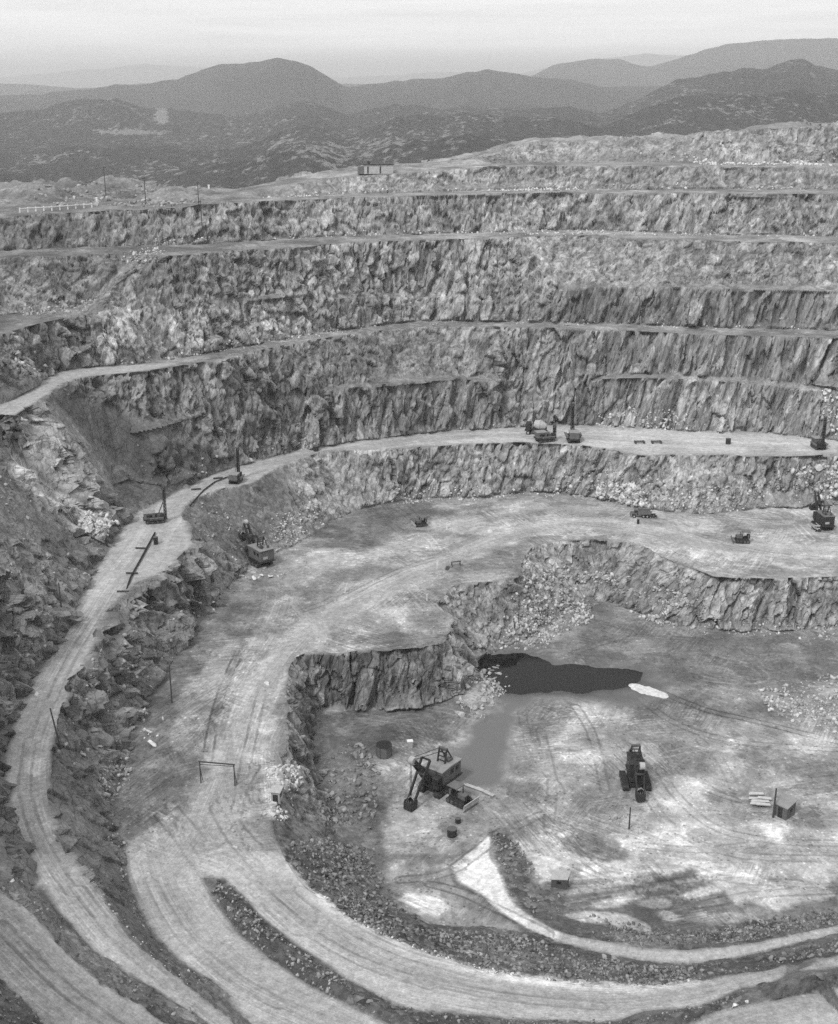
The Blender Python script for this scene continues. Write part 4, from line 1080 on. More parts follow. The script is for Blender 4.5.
# ------------------------------------------------------------------ loose stone
def ico(level):
    import bmesh
    bm = bmesh.new(); bmesh.ops.create_icosphere(bm, subdivisions=level, radius=1.0)
    V = np.array([v.co[:] for v in bm.verts]); F = np.array([[v.index for v in f.verts] for f in bm.faces])
    bm.free()
    return V, F
def stone(V, r, cuts=6, rough=.12):
    cuts += 4
    """an angular lump: a ball cut by random planes, then squashed"""
    P = V.copy()
    for _ in range(cuts):
        n = r.normal(size=3); n /= np.linalg.norm(n)
        d = r.uniform(.28, .68)
        k = P @ n - d
        P = np.where((k > 0)[:, None], P - np.outer(k, n), P)
    P *= 1 + r.uniform(-rough, rough, (len(P), 1))
    return P * np.array([r.uniform(.8, 1.25), r.uniform(.7, 1.0), r.uniform(.5, .85)])
ico1 = ico(1); ico2 = ico(2); ico3 = ico(3)
shapes_lo = [stone(ico1[0], rng, 5, .2) for _ in range(12)]
RM = mat_rock_piece()
_t2, area2 = tri_normals(V2, T1m)
cen = V2[T1m].mean(axis=1)
cpx, cpy, cr = project(V1[T1m].mean(axis=1))
pool = []                       # x y z size tone patch
for i, (poly, dens, szr, tn, gm) in enumerate(RUB):
    xs = [p[0] for p in poly]; ys = [p[1] for p in poly]
    s = np.where((cpx > min(xs)) & (cpx < max(xs)) & (cpy > min(ys)) & (cpy < max(ys)))[0]
    s = s[in_poly(cpx[s], cpy[s], poly)]
    s = s[(cpy[s] > 0) & (road_m[T1m[s]].mean(axis=1) < .55)]
    if len(s) == 0:
        continue
    # heaps: stones gather in clumps
    cl_ = np.clip(.55 + 1.6 * fbm(cen[s, 0] * .12, cen[s, 1] * .12, cen[s, 2] * .12, 3, 301 + i), .05, 1.6)
    wgt = area2[s] * cl_
    n = int(dens * wgt.sum())
    n = min(n, 9000)
    k = rng.choice(s, n, p=wgt / wgt.sum())
    uv = rng.random((n, 2)); f = uv.sum(axis=1) > 1; uv[f] = 1 - uv[f]
    A, B, C = V2[T1m[k, 0]], V2[T1m[k, 1]], V2[T1m[k, 2]]
    P = A + (B - A) * uv[:, :1] + (C - A) * uv[:, 1:]
    size = szr[0] * (szr[1] / szr[0]) ** (rng.random(n) ** 1.8) * .66
    tn_ = rng.uniform(tn[0], tn[1], n)
    pool.append(np.column_stack([P, size, tn_, np.full(n, i)]))
pool = np.concatenate(pool)
qx, qy, qr = project(pool[:, :3])
vis = (qx > 4) & (qx < 834) & (qy > 4) & (qy < 1020)
show = pool[:, 3] / qr * vis
order = np.argsort(-show)
# the largest 270 in view are boulders of their own, never two in the same place
picked = []
for k in order[:3000]:
    p = pool[k]
    d = Vector(p[:3]) - Vector((0, 0, HCAM))
    h = BVH.ray_cast(Vector((0, 0, HCAM)), d.normalized())
    if h[0] is not None and h[3] < d.length - 5.0:
        continue
    if any((p[0] - q[0]) ** 2 + (p[1] - q[1]) ** 2 < (p[3] + q[3]) ** 2 * .8 for q in (pool[j] for j in picked)):
        continue
    picked.append(k)
    if len(picked) >= 270:
        break
rest = np.ones(len(pool), bool); rest[picked] = False
rp = pool[rest]
print('stones', len(rp), 'boulders', len(picked))
def rot_many(n):
    q = rng.normal(size=(n, 4)); q /= np.linalg.norm(q, axis=1)[:, None]
    w_, x, y, z = q.T
    return np.stack([np.stack([1 - 2 * (y * y + z * z), 2 * (x * y - z * w_), 2 * (x * z + y * w_)], 1),
                     np.stack([2 * (x * y + z * w_), 1 - 2 * (x * x + z * z), 2 * (y * z - x * w_)], 1),
                     np.stack([2 * (x * z - y * w_), 2 * (y * z + x * w_), 1 - 2 * (x * x + y * y)], 1)], 1)
which = rng.integers(0, len(shapes_lo), len(rp)); RR = rot_many(len(rp))
SV = np.stack(shapes_lo)[which] * rp[:, 3][:, None, None]
SV = np.einsum('nij,nkj->nki', RR, SV) + rp[:, None, :3] + np.array([0, 0, 1.0]) * (rp[:, 3] * .15)[:, None, None]
nv_ = len(ico1[0])
SF = (ico1[1][None] + (np.arange(len(rp)) * nv_)[:, None, None]).reshape(-1, 3)
o = mesh_np('rubble', SV.reshape(-1, 3), SF, RM, {'tone': np.repeat(rp[:, 4], nv_)}, smooth=False)
o['kind'] = 'stuff'

def tag(o, label=None, cat=None, group=None):
    if label: o['label'] = label
    if cat: o['category'] = cat
    if group: o['group'] = group
    return o
BSHAPE = [stone(ico3[0], rng, 9, .03) for _ in range(8)]
BMESH = {}
def boulder_mesh(k, tn):
    key = (k, round(tn / .08))
    if key not in BMESH:
        me = bpy.data.meshes.new('boulder')
        me.from_pydata([tuple(v) for v in BSHAPE[k]], [], [tuple(f) for f in ico3[1]])
        me.materials.append(RM)
        set_attr(me, 'tone', np.full(len(BSHAPE[k]), key[1] * .08))
        BMESH[key] = me
    return BMESH[key]
def boulder(P, size, tn, k, rot, label, group=None, sc=(1, 1, 1)):
    o = bpy.data.objects.new('boulder', boulder_mesh(k, tn)); COL.objects.link(o)
    o.location = P; o.rotation_euler = rot; o.scale = [size * q for q in sc]
    return tag(o, label, 'boulder', group)
PATCH = [
    'angular boulder in the rockfall along the foot of the face below the drill road', 'pale boulder in the big white heap under the face behind the parked dump truck',
    'large pale boulder in the heap behind the dark shovel near the right edge', 'pale stone in the low spill behind the bulldozer on the wide bench',
    'mottled boulder in the scree cone beyond the shovel with the box house', 'angular boulder in the broken rock sloping down to the dark pond', 'pale boulder along the foot of the low east face of the pit floor',
    'pale slab in the rock pile jutting into the pond', 'boulder in the wide spread heap on the pit floor by the right edge', 'grey block in the heap below the dark promontory wall',
    'dark stone on the rubble bank between the haul road and the pit floor', 'dark stone on the rubble band above the pale ramp track', 'dark stone on the rubble mound beside the pale ramp',
    'dark stone on the rubble island between the two branches of the haul road', 'dark stone on the bottom verge berm of the haul road', 'pale boulder at the foot of the wall under the steep west road',
    'pale boulder in the small heap on the dark dirt below the west road', 'stone in the windrow between the west road and the lower haul road', 'stone on the outer edge of the west road',
    'white boulder in the pale outcrop just left of the first drill', 'weathered boulder on the dark west slope above the road', 'boulder in the gully below the third bench road',
    'stone on the verge between the west road and the nearest road', 'dark stone in the heap in the bottom left corner', 'white block in the chalky heap beside the lower road opposite the gauge frame',
    'stone in the small pile around the post in front of the dark crane shovel', 'stone in the scrap heap around the wooden hut', 'white boulder in the fall behind the drill road below the tall face',
    'white boulder in the fall behind the rightmost drill', 'pale stone along the back of the drill road', 'pale stone on the third bench', 'stone on the west part of the third bench',
    'pale stone on the fourth bench', 'white boulder on the corner of the fourth bench', 'white boulder on the short west bench', 'pale boulder on the slope above the west ramp bend', 'stone on the fifth bench',
    'white boulder at the foot of the topmost face', 'pale boulder on the west rim by the white fence', 'stone on the topmost mound', 'boulder beside the box shovel', 'pale stone in the white spill along the inner verge of the haul road', 'pale stone in the white spill along the right edge of the west road', 'stone in the spill below the point of the drill road', 'boulder on the face under the west road']
for k in picked:
    x, y, z, sz_, tn, pi_ = pool[k]
    r3 = rng.random(3)
    boulder((x, y, z + sz_ * .18), sz_ * 1.05, tn, int(rng.integers(0, 8)), (r3[0] * .7, r3[1] * .7, r3[2] * 6.28),
            PATCH[int(pi_)], 'boulders: ' + PATCH[int(pi_)])
def G(px, py, dz=0.0):
    g = on_ground(px, py)
    return Vector((g.x, g.y, g.z + float(floor_noise(np.array([g.x]), np.array([g.y]))[0]) * .7 + dz))
for (px, py, sz_, tn, k, lab, sc) in [
    (154, 746, 1.35, .62, 0, 'lone whitish boulder on dark dirt midway between the west road and the gauge frame', (1.3, .9, .8)),
    (239, 576, .9, .5, 1, 'leftmost grey slab in the row of boulders in front of the box shovel', (1.9, .8, .8)),
    (253, 579, 1.05, .72, 2, 'roundest and whitest boulder in the row in front of the box shovel', (1, 1, 1.25)),
    (262, 576, .95, .66, 3, 'square pale boulder just right of the roundest white one by the box shovel', (1, 1, 1)),
    (272, 577, 1.0, .64, 4, 'pointed pale boulder at the right end of the row by the box shovel', (1.3, .9, .8)),
    (12, 881, .7, .62, 5, 'small pale boulder on the earth verge above the nearest road', (1.2, .9, .8)),
    (735, 1006, .85, .72, 6, 'bigger white boulder of the pair on the berm at the bottom right', (1.1, 1, .9)),
    (747, 1003, .55, .68, 7, 'smaller white boulder of the pair on the berm at the bottom right', (1.2, .9, .8)),
    (268, 684, .9, .6, 2, 'pale flat boulder on the lower haul road at the bend above the gauge frame', (1.6, .8, .4)),
    (195, 573, .8, .5, 3, 'small boulder on the spill below the point of the drill road', (1, 1, 1)),
    (36, 695, .7, .7, 4, 'white flat stone on the left verge of the west road halfway up', (1.5, 1, .5)),
    (185, 640, 2.6, .42, 5, 'tall pale smooth slab standing against the face below the drill road point', (.7, .5, 2.2)),
    (474, 615, 2.0, .4, 6, 'pale upright slab at the tip of the promontory above the pond', (.6, .5, 1.6)),
]:
    p = G(px, py)
    boulder(p + Vector((0, 0, sz_ * sc[2] * .3)), sz_, tn, k, (rng.random() * .3, rng.random() * .3, rng.random() * 6.28), lab, None, sc)
# ------------------------------------------------------------------ machines and small things
STEEL = mat_plain('dark_machine_paint', .035, .6, .4, 1.5)
STEEL2 = mat_plain('worn_grey_steel', .10, .55, .35, 2.0)
HOUSEM = mat_plain('weathered_grey_paint', .14, .65, .3, .8)
ROOFM = mat_plain('dusty_roof', .26, .85, .25, .7)
PALE = mat_plain('dusty_pale_steel', .42, .8, .25, 1.5)
WHITE = mat_plain('white_paint', .72, .7, .12, 2.0)
WOOD = mat_plain('old_timber', .07, .9, .35, 3.0)
WOODP = mat_plain('pale_timber', .45, .9, .25, 3.0)
BLACK = mat_plain('black_rubber', .018, .75, .3, 2.0)
GLASS = mat_plain('dark_glass', .012, .12, .1, 1.0, spec=.6)

class MB:
    def __init__(s): s.v, s.f = [], []
    def box(s, c, d, rz=0.0, ry=0.0, taper=1.0):
        """box about centre c with sizes d; rz/ry turn it; taper narrows the top"""
        b = len(s.v); M = Matrix.Rotation(rz, 3, 'Z') @ Matrix.Rotation(ry, 3, 'Y')
        for x in (-1, 1):
            for y in (-1, 1):
                for z in (-1, 1):
                    k = taper if z > 0 else 1.0
                    s.v.append(Vector(c) + M @ Vector((x * d[0] / 2 * k, y * d[1] / 2 * k, z * d[2] / 2)))
        s.f += [tuple(b + i for i in q) for q in ((0, 1, 3, 2), (4, 6, 7, 5), (0, 4, 5, 1), (2, 3, 7, 6), (0, 2, 6, 4), (1, 5, 7, 3))]
        return s
    def bar(s, a, b_, w, h=None, w2=None):
        a, b_ = Vector(a), Vector(b_); h = h or w; w2 = w2 or 1.0
        d = (b_ - a).normalized(); up = Vector((0, 0, 1)) if abs(d.z) < .95 else Vector((1, 0, 0))
        x = d.cross(up).normalized(); y = x.cross(d)
        n = len(s.v)
        for p, k in ((a, 1.0), (b_, w2)):
            for i, j in ((-1, -1), (1, -1), (1, 1), (-1, 1)):
                s.v.append(p + x * i * w * k / 2 + y * j * h * k / 2)
        s.f += [(n, n + 3, n + 2, n + 1), (n + 4, n + 5, n + 6, n + 7)] + [(n + i, n + (i + 1) % 4, n + 4 + (i + 1) % 4, n + 4 + i) for i in range(4)]
        return s
    def cyl(s, a, b_, r, r2=None, n=12, open_top=False):
        a, b_ = Vector(a), Vector(b_); r2 = r if r2 is None else r2
        d = (b_ - a).normalized(); up = Vector((0, 0, 1)) if abs(d.z) < .95 else Vector((1, 0, 0))
        x = d.cross(up).normalized(); y = d.cross(x)
        k = len(s.v)
        for p, q in ((a, r), (b_, r2)):
            for i in range(n):
                t = 2 * math.pi * i / n
                s.v.append(p + x * q * math.cos(t) + y * q * math.sin(t))
        s.f += [(k + i, k + (i + 1) % n, k + n + (i + 1) % n, k + n + i) for i in range(n)]
        s.f.append(tuple(k + i for i in reversed(range(n))))
        if not open_top: s.f.append(tuple(k + n + i for i in range(n)))
        return s
    def prism(s, prof, y0, y1):
        """side profile [(x,z)...] extruded from y0 to y1"""
        k = len(s.v); n = len(prof)
        for y in (y0, y1):
            for x, z in prof: s.v.append(Vector((x, y, z)))
        s.f += [(k + i, k + (i + 1) % n, k + n + (i + 1) % n, k + n + i) for i in range(n)]
        s.f += [tuple(k + i for i in reversed(range(n))), tuple(k + n + i for i in range(n))]
        return s
    def build(s, name, mat, parent=None, bev=0.0):
        me = bpy.data.meshes.new(name)
        me.from_pydata([tuple(v) for v in s.v], [], s.f); me.materials.append(mat); me.validate()
        import bmesh
        bm = bmesh.new(); bm.from_mesh(me)
        bmesh.ops.recalc_face_normals(bm, faces=bm.faces)
        if bev: bmesh.ops.bevel(bm, geom=list(bm.edges), offset=bev, segments=1, affect='EDGES')
        bm.to_mesh(me); bm.free()
        o = bpy.data.objects.new(name, me); COL.objects.link(o)
        if parent is not None: o.parent = parent
        return o
def empty(name, loc, heading, label, cat, group=None):
    """heading = world direction (x, y) of the thing's front"""
    o = bpy.data.objects.new(name, None); COL.objects.link(o)
    o.location = loc; o.rotation_euler = (0, 0, math.atan2(heading[1], heading[0]))
    return tag(o, label, cat, group)
def track_profile(l, h):
    r = h / 2; P = []
    for i in range(7):
        t = -math.pi / 2 + math.pi * i / 6
        P.append((l / 2 - r + r * math.cos(t), r + r * math.sin(t)))
    for i in range(7):
        t = math.pi / 2 + math.pi * i / 6
        P.append((-l / 2 + r + r * math.cos(t), r + r * math.sin(t)))
    return P
def crawler(parent, l, y, w, h, mat):
    o = MB().prism(track_profile(l, h), y - w / 2, y + w / 2)
    n = int(l / .38)
    for i in range(n):                                            # grouser bars
        x = -l / 2 + h / 2 + (l - h) * i / max(n - 1, 1)
        o.box((x, y, h + .03), (.2, w * 1.04, .08)).box((x, y, -.01), (.2, w * 1.04, .06))
    c = o.build('crawler', mat, parent)
    sgn = 1 if y > 0 else -1
    for i in range(4):
        x = -l / 2 + h / 2 + (l - h) * i / 3
        MB().cyl((x, y + sgn * (w / 2), h / 2), (x, y + sgn * (w / 2 + .06), h / 2), h * .33).build('roller', STEEL2, c)
    return c
def shovel(loc, heading, label, s=1.0, hw=4.6, hl=6.8, hh=3.0, boom=(8.0, 10.0), stick_end=(8.6, .9), house=HOUSEM, roof=ROOFM, gauge=1.9, group='electric power shovels digging in the pit'):
    t = empty('power_shovel', loc, heading, label, 'power shovel', group)
    t.scale = (s, s, s)
    for y in (-gauge, gauge): crawler(t, 6.6, y, 1.15, 1.35, STEEL)
    MB().box((0, 0, .95), (4.2, 3.0, .8)).cyl((0, 0, 1.3), (0, 0, 1.75), 1.7, n=20).build('car_body', STEEL, t)
    MB().box((-1.0, 0, 1.92), (hl + .9, hw, .34)).build('deck', STEEL, t)
    h = MB().box((-1.4, 0, 2.1 + hh / 2), (hl - .6, hw - .3, hh)).build('house', house, t, .06)
    r = MB().prism([(-1.4 - hl / 2 + .1, 2.1 + hh), (-1.4 + hl / 2 - .1, 2.1 + hh), (-1.4 + hl / 2 - .1, 2.22 + hh), (-1.4, 2.42 + hh), (-1.4 - hl / 2 + .1, 2.22 + hh)], -hw / 2, hw / 2).build('roof', roof, h)
    MB().box((-2.4, .7, 2.6 + hh), (1.2, 1.0, .55)).cyl((-3.4, -.9, 2.3 + hh), (-3.4, -.9, 3.1 + hh), .28).build('vent', STEEL2, r)
    for y in (-1, 1):
        for x in (-3.2, -1.6): MB().box((x, y * (hw / 2 - .14), 2.6 + hh * .45), (.95, .07, .9)).build('window', GLASS, h)
    MB().box((-.2, -(hw / 2 - .14), 2.1 + 1.0), (.85, .08, 1.95)).build('door', STEEL, h)
    MB().box((-1.4 - hl / 2 + .27, .6, 3.0), (.08, 1.4, .7)).build('number_panel', PALE, h)
    cb = MB().box((2.5, hw / 2 - .75, 2.1 + 1.15), (1.8, 1.5, 2.3), taper=.96).build('operator_cab', STEEL, t, .05)
    MB().box((3.42, hw / 2 - .75, 3.6), (.06, 1.2, 1.0)).box((2.5, hw / 2 + .02, 3.6), (1.3, .06, .9)).build('windscreen', GLASS, cb)
    # gantry: a ladder like A-frame over the roof
    zt = 2.1 + hh + 3.0
    g = MB()
    for y in (-.85, .85):
        g.bar((-.9, y, 2.1 + hh), (-1.6, y, zt), .26); g.bar((-3.6, y, 2.1 + hh), (-1.7, y, zt), .2)
    for k in range(4):
        f = .25 + k * .25; g.bar((-.9 - .7 * f, -.85, 2.1 + hh + 3 * f), (-.9 - .7 * f, .85, 2.1 + hh + 3 * f), .16)
    g = g.build('gantry', STEEL, t)
    MB().cyl((-1.65, -.9, zt), (-1.65, .9, zt), .3).build('sheave', STEEL2, g)
    # boom: two tapered box beams joined by cross plates
    bx, bz = boom
    b = MB()
    for y in (-.62, .62):
        b.bar((2.3, y, 2.1), (5.0 * bx / 8, y * 1.0, 2.1 + (bz - 2.1) * .52), .42, 1.0, 1.0); b.bar((5.0 * bx / 8, y, 2.1 + (bz - 2.1) * .52), (bx, y * .8, bz), .42, 1.0, .65)
    for f in (.2, .4, .62, .8, .96):
        b.bar((2.3 + (bx - 2.3) * f, -.62, 2.1 + (bz - 2.1) * f), (2.3 + (bx - 2.3) * f, .62, 2.1 + (bz - 2.1) * f), .3)
    b = b.build('boom', STEEL, t)
    MB().cyl((bx, -.5, bz), (bx, .5, bz), .75, n=16).build('sheave', PALE, b)
    mx, mz = 2.3 + (bx - 2.3) * .52, 2.1 + (bz - 2.1) * .52
    MB().cyl((mx, -.9, mz), (mx, .9, mz), .5).box((mx - .2, 0, mz + .5), (1.1, 1.2, .8)).build('crowd_gear', STEEL2, b)
    # dipper stick through the boom, dipper at its end
    ex, ez = stick_end
    dv = Vector((ex - mx, 0, ez - mz)).normalized()
    a = Vector((mx, 0, mz)) - dv * 2.6
    st = MB()
    for y in (-.95, .95): st.bar((a.x, y, a.z), (ex, y * .75, ez + .6), .32, .5)
    st.bar((a.x, -.95, a.z), (a.x, .95, a.z), .3)
    st.build('dipper_stick', STEEL, t)
    d = MB().prism([(ex - .9, ez + 1.0), (ex + .75, ez + 1.1), (ex + 1.05, ez - .55), (ex - .75, ez - .75)], -.95, -.8)
    d.prism([(ex - .9, ez + 1.0), (ex + .75, ez + 1.1), (ex + 1.05, ez - .55), (ex - .75, ez - .75)], .8, .95)
    d.bar((ex + .85, 0, ez + 1.05), (ex + 1.05, 0, ez - .55), 1.8, .16); d.bar((ex - .85, 0, ez + .95), (ex - .75, 0, ez - .7), 1.8, .16)
    d.box((ex + .1, 0, ez - .66), (1.7, 1.8, .14))
    d = d.build('dipper', STEEL, t)
    tm = MB()
    for y in (-.7, -.23, .23, .7): tm.box((ex + .95, y, ez + 1.25), (.16, .26, .5), taper=.5)
    tm.build('tooth', STEEL2, d)
    MB().bar((ex - .2, -.8, ez + 1.0), (ex, 0, ez + 1.9), .12).bar((ex - .2, .8, ez + 1.0), (ex, 0, ez + 1.9), .12).build('bail', PALE, d)
    MB().bar((ex, -.15, ez + 1.9), (bx + .5, -.15, bz), .07).bar((ex, .15, ez + 1.9), (bx + .5, .15, bz), .07).build('hoist_rope', BLACK, t)
    MB().bar((-1.65, -.7, zt), (bx - .2, -.45, bz + .3), .08).bar((-1.65, .7, zt), (bx - .2, .45, bz + .3), .08).build('suspension_rope', BLACK, t)
    return t
def unit(x, y):
    l = math.hypot(x, y); return (x / l, y / l)

shovel(G(438, 789), unit(-.60, -.80), 'power shovel with its dipper lowered by the silty water on the pit floor', hh=2.9)
shovel(G(635, 783), unit(-.02, -1), 'near black power shovel facing the camera by the rubble heap with a post', s=.92, house=STEEL, roof=STEEL, hw=3.1, hl=5.6, gauge=2.35, boom=(6.6, 8.2), stick_end=(6.9, 1.4))
shovel(G(259, 563), unit(-.62, .78), 'power shovel with a flat roofed box house, digging under the drill road', s=.95, house=mat_plain('box_house_grey', .12, .7, .3, .8), roof=mat_plain('pale_dusty_roof', .24, .85, .2, .7), boom=(6.2, 10.0), stick_end=(8.0, 5.2))  # box house in one even grey
shovel(G(822, 527), unit(-.12, .99), 'dark power shovel loading at the white rockfall on the wide bench', s=.85, house=STEEL, roof=HOUSEM, hw=4.0, boom=(7.0, 10.4), stick_end=(8.0, 4.0))

def drill(loc, heading, label, mast=8.0, s=1.0, body=HOUSEM, wings=True):
    t = empty('blast_hole_drill', loc, heading, label, 'drill rig', 'mast drills on the drill road'); t.scale = (s, s, s)
    for y in (-1.1, 1.1): crawler(t, 4.6, y, .6, .85, STEEL)
    MB().box((0, 0, 1.05), (5.6, 2.3, .35)).build('chassis', STEEL, t)
    h = MB().box((-1.3, 0, 1.95), (2.7, 2.2, 1.5)).build('house', body, t, .05)
    MB().box((-1.3, 0, 2.76), (2.95, 2.45, .12)).build('roof', ROOFM, h)
    for y in (-1.12, 1.12): MB().box((-1.3, y, 2.0), (1.4, .05, .6)).build('window', GLASS, h)
    MB().cyl((1.1, -.9, 1.55), (1.1, .9, 1.55), .55, n=14).build('winch_drum', STEEL2, t)
    MB().box((1.9, -.75, 1.75), (.9, .7, 1.1)).build('control_stand', STEEL, t)
    m = MB()
    for x in (2.35, 2.95):
        for y in (-.32, .32): m.bar((x, y, .5), (x, y * .8, .6 + mast), .15)
    n = int(mast / .9)
    for k in range(n):
        z = 1.0 + k * (mast - .8) / n; z2 = z + (mast - .8) / n
        for y in (-.3, .3): m.bar((2.35, y, z), (2.95, y, z2), .08)
        m.bar((2.35, -.3, z), (2.35, .3, z2), .08); m.bar((2.95, .3, z), (2.95, -.3, z2), .08)
    m = m.build('mast', STEEL, t)
    MB().cyl((2.65, -.3, .75 + mast), (2.65, .3, .75 + mast), .38).build('crown_sheave', STEEL2, m)
    MB().cyl((2.65, 0, .2), (2.65, 0, mast), .13, n=8).build('drill_stem', BLACK, t)
    MB().bar((.6, -.5, 1.2), (2.4, -.28, mast * .62), .1).bar((.6, .5, 1.2), (2.4, .28, mast * .62), .1).build('mast_brace', STEEL, t)
    if wings:
        for sg in (-1, 1): MB().box((.4, sg * 1.55, 1.35), (3.4, .5, .5)).box((.4, sg * 1.9, 1.62), (3.4, .3, .14)).build('running_board', body, t)
    return t
drill(G(155, 522), unit(.9, .25), 'drill rig with a tall dark mast on the nose of the drill road by cable', 8.6)
drill(G(236, 482), unit(.15, .98), 'drill rig with an upright mast at the inner edge of the drill road curve', 8.2)
drill(G(573, 441), unit(0, 1), 'drill rig with a thin mast, middle of the drill road below the tall face', 8.0, 1.25)
drill(G(545, 441), unit(.95, .3), 'low drill rig with a short mast in front of the round topped mixer truck', 3.4, 1.15)
drill(G(818, 448), unit(.1, -1), 'drill rig with a tall thin mast near the right edge, beside the white rockfall', 9.0, 1.05)

def wheel(parent, x, y, r, w):
    o = MB().cyl((x, y - w / 2, r), (x, y + w / 2, r), r, n=16).build('wheel', BLACK, parent)
    sg = 1 if y > 0 else -1
    MB().cyl((x, y + sg * w / 2, r), (x, y + sg * (w / 2 + .05), r), r * .5, n=10).build('hub', PALE, o)
def dump_truck(loc, heading, label, s=1.0, body=HOUSEM):
    t = empty('dump_truck', loc, heading, label, 'truck', 'trucks in the pit'); t.scale = (s, s, s)
    MB().box((-.2, 0, .95), (6.2, 1.1, .3)).build('chassis', STEEL, t)
    for x in (2.2, -1.0, -2.3):
        for y in (-1.05, 1.05): wheel(t, x, y, .58, .5)
    MB().prism([(-3.5, 1.5), (.7, 1.15), (.95, 2.7), (-3.9, 2.6)], -1.35, -1.2).prism([(-3.5, 1.5), (.7, 1.15), (.95, 2.7), (-3.9, 2.6)], 1.2, 1.35)\
        .bar((-3.5, 0, 1.5), (.7, 0, 1.15), 2.6, .15).bar((.75, 0, 1.1), (.95, 0, 2.75), 2.6, .14).box((1.5, 0, 2.82), (1.4, 2.6, .1)).build('dump_body', body, t)
    c = MB().box((1.6, 0, 1.85), (1.0, 2.0, 1.5), taper=.93).build('cab', body, t, .05)
    MB().box((2.12, 0, 2.15), (.06, 1.6, .6)).box((1.6, .98, 2.15), (.6, .06, .5)).box((1.6, -.98, 2.15), (.6, .06, .5)).build('windscreen', GLASS, c)
    hd = MB().box((2.7, 0, 1.5), (1.2, 1.25, .85), taper=.92).build('bonnet', body, t, .05)
    MB().box((3.32, 0, 1.45), (.06, .9, .65)).build('radiator_grille', STEEL, hd)
    for y in (-.75, .75): MB().cyl((3.1, y, 1.45), (3.25, y, 1.45), .15, n=10).build('headlight', PALE, hd)
    MB().box((3.4, 0, .8), (.15, 2.2, .28)).build('bumper', STEEL, t)
    return t
dump_truck(G(640, 517), unit(-1, .05), 'long dark dump truck parked under the white rock heap on the wide bench', .82)
dump_truck(G(652, 518), unit(.95, -.2), 'small dark truck standing just behind the long dump truck', .42, STEEL)
dump_truck(G(816, 530), unit(.1, -.99), 'truck backed up beside the dark shovel near the right edge', .55, PALE)

t = empty('mixer_truck', G(536, 434), unit(-.96, .25), 'round topped mixer truck with a pale drum on the drill road', 'truck', 'trucks in the pit'); t.scale = (1.25,) * 3
MB().box((0, 0, .95), (5.6, 1.1, .3)).build('chassis', STEEL, t)
for x in (1.8, -1.0, -2.1):
    for y in (-1.0, 1.0): wheel(t, x, y, .55, .45)
MB().cyl((-2.4, 0, 2.0), (-.9, 0, 2.4), .8, 1.35, 16).cyl((-.9, 0, 2.4), (.5, 0, 2.7), 1.35, .9, 16).build('drum', PALE, t)
MB().box((-.8, 0, 1.35), (3.4, 2.2, .9)).build('drum_cradle', STEEL, t)
c = MB().box((1.9, 0, 2.0), (1.3, 2.1, 1.9), taper=.93).build('cab', STEEL, t, .05)
MB().box((2.56, 0, 2.35), (.06, 1.6, .7)).build('windscreen', GLASS, c)

def dozer(loc, heading, label, s=1.0, blade=PALE, body=HOUSEM, top=HOUSEM):
    t = empty('bulldozer', loc, heading, label, 'bulldozer', 'bulldozers in the pit'); t.scale = (s, s, s)
    for y in (-.95, .95): crawler(t, 3.3, y, .5, .95, STEEL)
    MB().box((0, 0, .85), (2.8, 1.4, .6)).build('chassis', STEEL, t)
    hd = MB().box((.7, 0, 1.45), (1.6, 1.0, .8), taper=.94).build('engine_hood', body, t, .05)
    MB().box((1.53, 0, 1.4), (.06, .8, .6)).build('radiator_grille', STEEL, hd)
    MB().cyl((.6, .2, 1.8), (.6, .2, 2.6), .08, n=8).build('exhaust_stack', BLACK, hd)
    MB().box((-.7, 0, 1.35), (.7, .8, .2)).box((-1.05, 0, 1.7), (.16, .8, .7)).build('seat', BLACK, t)
    MB().box((-1.4, 0, 1.5), (.5, 1.3, .8)).build('fuel_tank', body, t)
    cn = MB().box((-.7, 0, 2.75), (1.9, 1.9, .12)).build('canopy', top, t)
    for x in (-1.5, .1):
        for y in (-.8, .8): MB().bar((x, y, 1.3), (x, y, 2.7), .1).build('canopy_post', STEEL, cn)
    b = MB().prism([(2.25, .1), (2.45, .5), (2.4, 1.0), (2.55, 1.3), (2.42, 1.32), (2.25, 1.0), (2.28, .5), (2.12, .12)], -1.75, 1.75).build('blade', blade, t)
    for y in (-1.3, 1.3): MB().bar((-.2, y, .5), (2.3, y, .45), .16, .22).build('push_arm', STEEL, b)
    return t
dozer(G(421, 526), unit(-.95, -.35), 'small bulldozer with a light blade on the dark dirt of the wide bench', .95)
dozer(G(742, 542), unit(-1, .1), 'bulldozer pushing along the wheel marks on the east part of the wide bench', 1.15, HOUSEM)
dozer(G(459, 803), unit(.75, -.66), 'bulldozer with a pale blade parked against the tracks of the shovel by the silty water', 1.25)

# --- poles
def pole(loc, h, label, lean=(0, 0), arm=True, r=.16, group='timber cable poles round the pit', mat=WOOD):
    t = empty('utility_pole', loc, (1, 0), label, 'pole', group)
    t.rotation_euler = (lean[0], lean[1], 0)
    p = MB().cyl((0, 0, -.5), (0, 0, h), r, r * .7, 10).build('pole_shaft', mat, t)
    if arm:
        a = MB().box((0, 0, h - .5), (1.5, .12, .14)).build('crossarm', mat, p)
    return t
pole(G(172, 703), 8.4, 'bare timber pole standing on the dark dirt between the west road and the lower road', arm=False)
pole(G(60, 746), 7.2, 'leaning timber pole on the right verge of the west road', (0, -.13), False)
pole(G(62, 614), 6.8, 'dark timber pole on the left side of the west road under the pale ridge', arm=False)
pole(G(388, 438), 7.2, 'timber pole at the foot of the tall face behind the drill road', arm=False)
pole(G(199, 209), 8.5, 'thick pole with a pale base at the edge of the rim road')
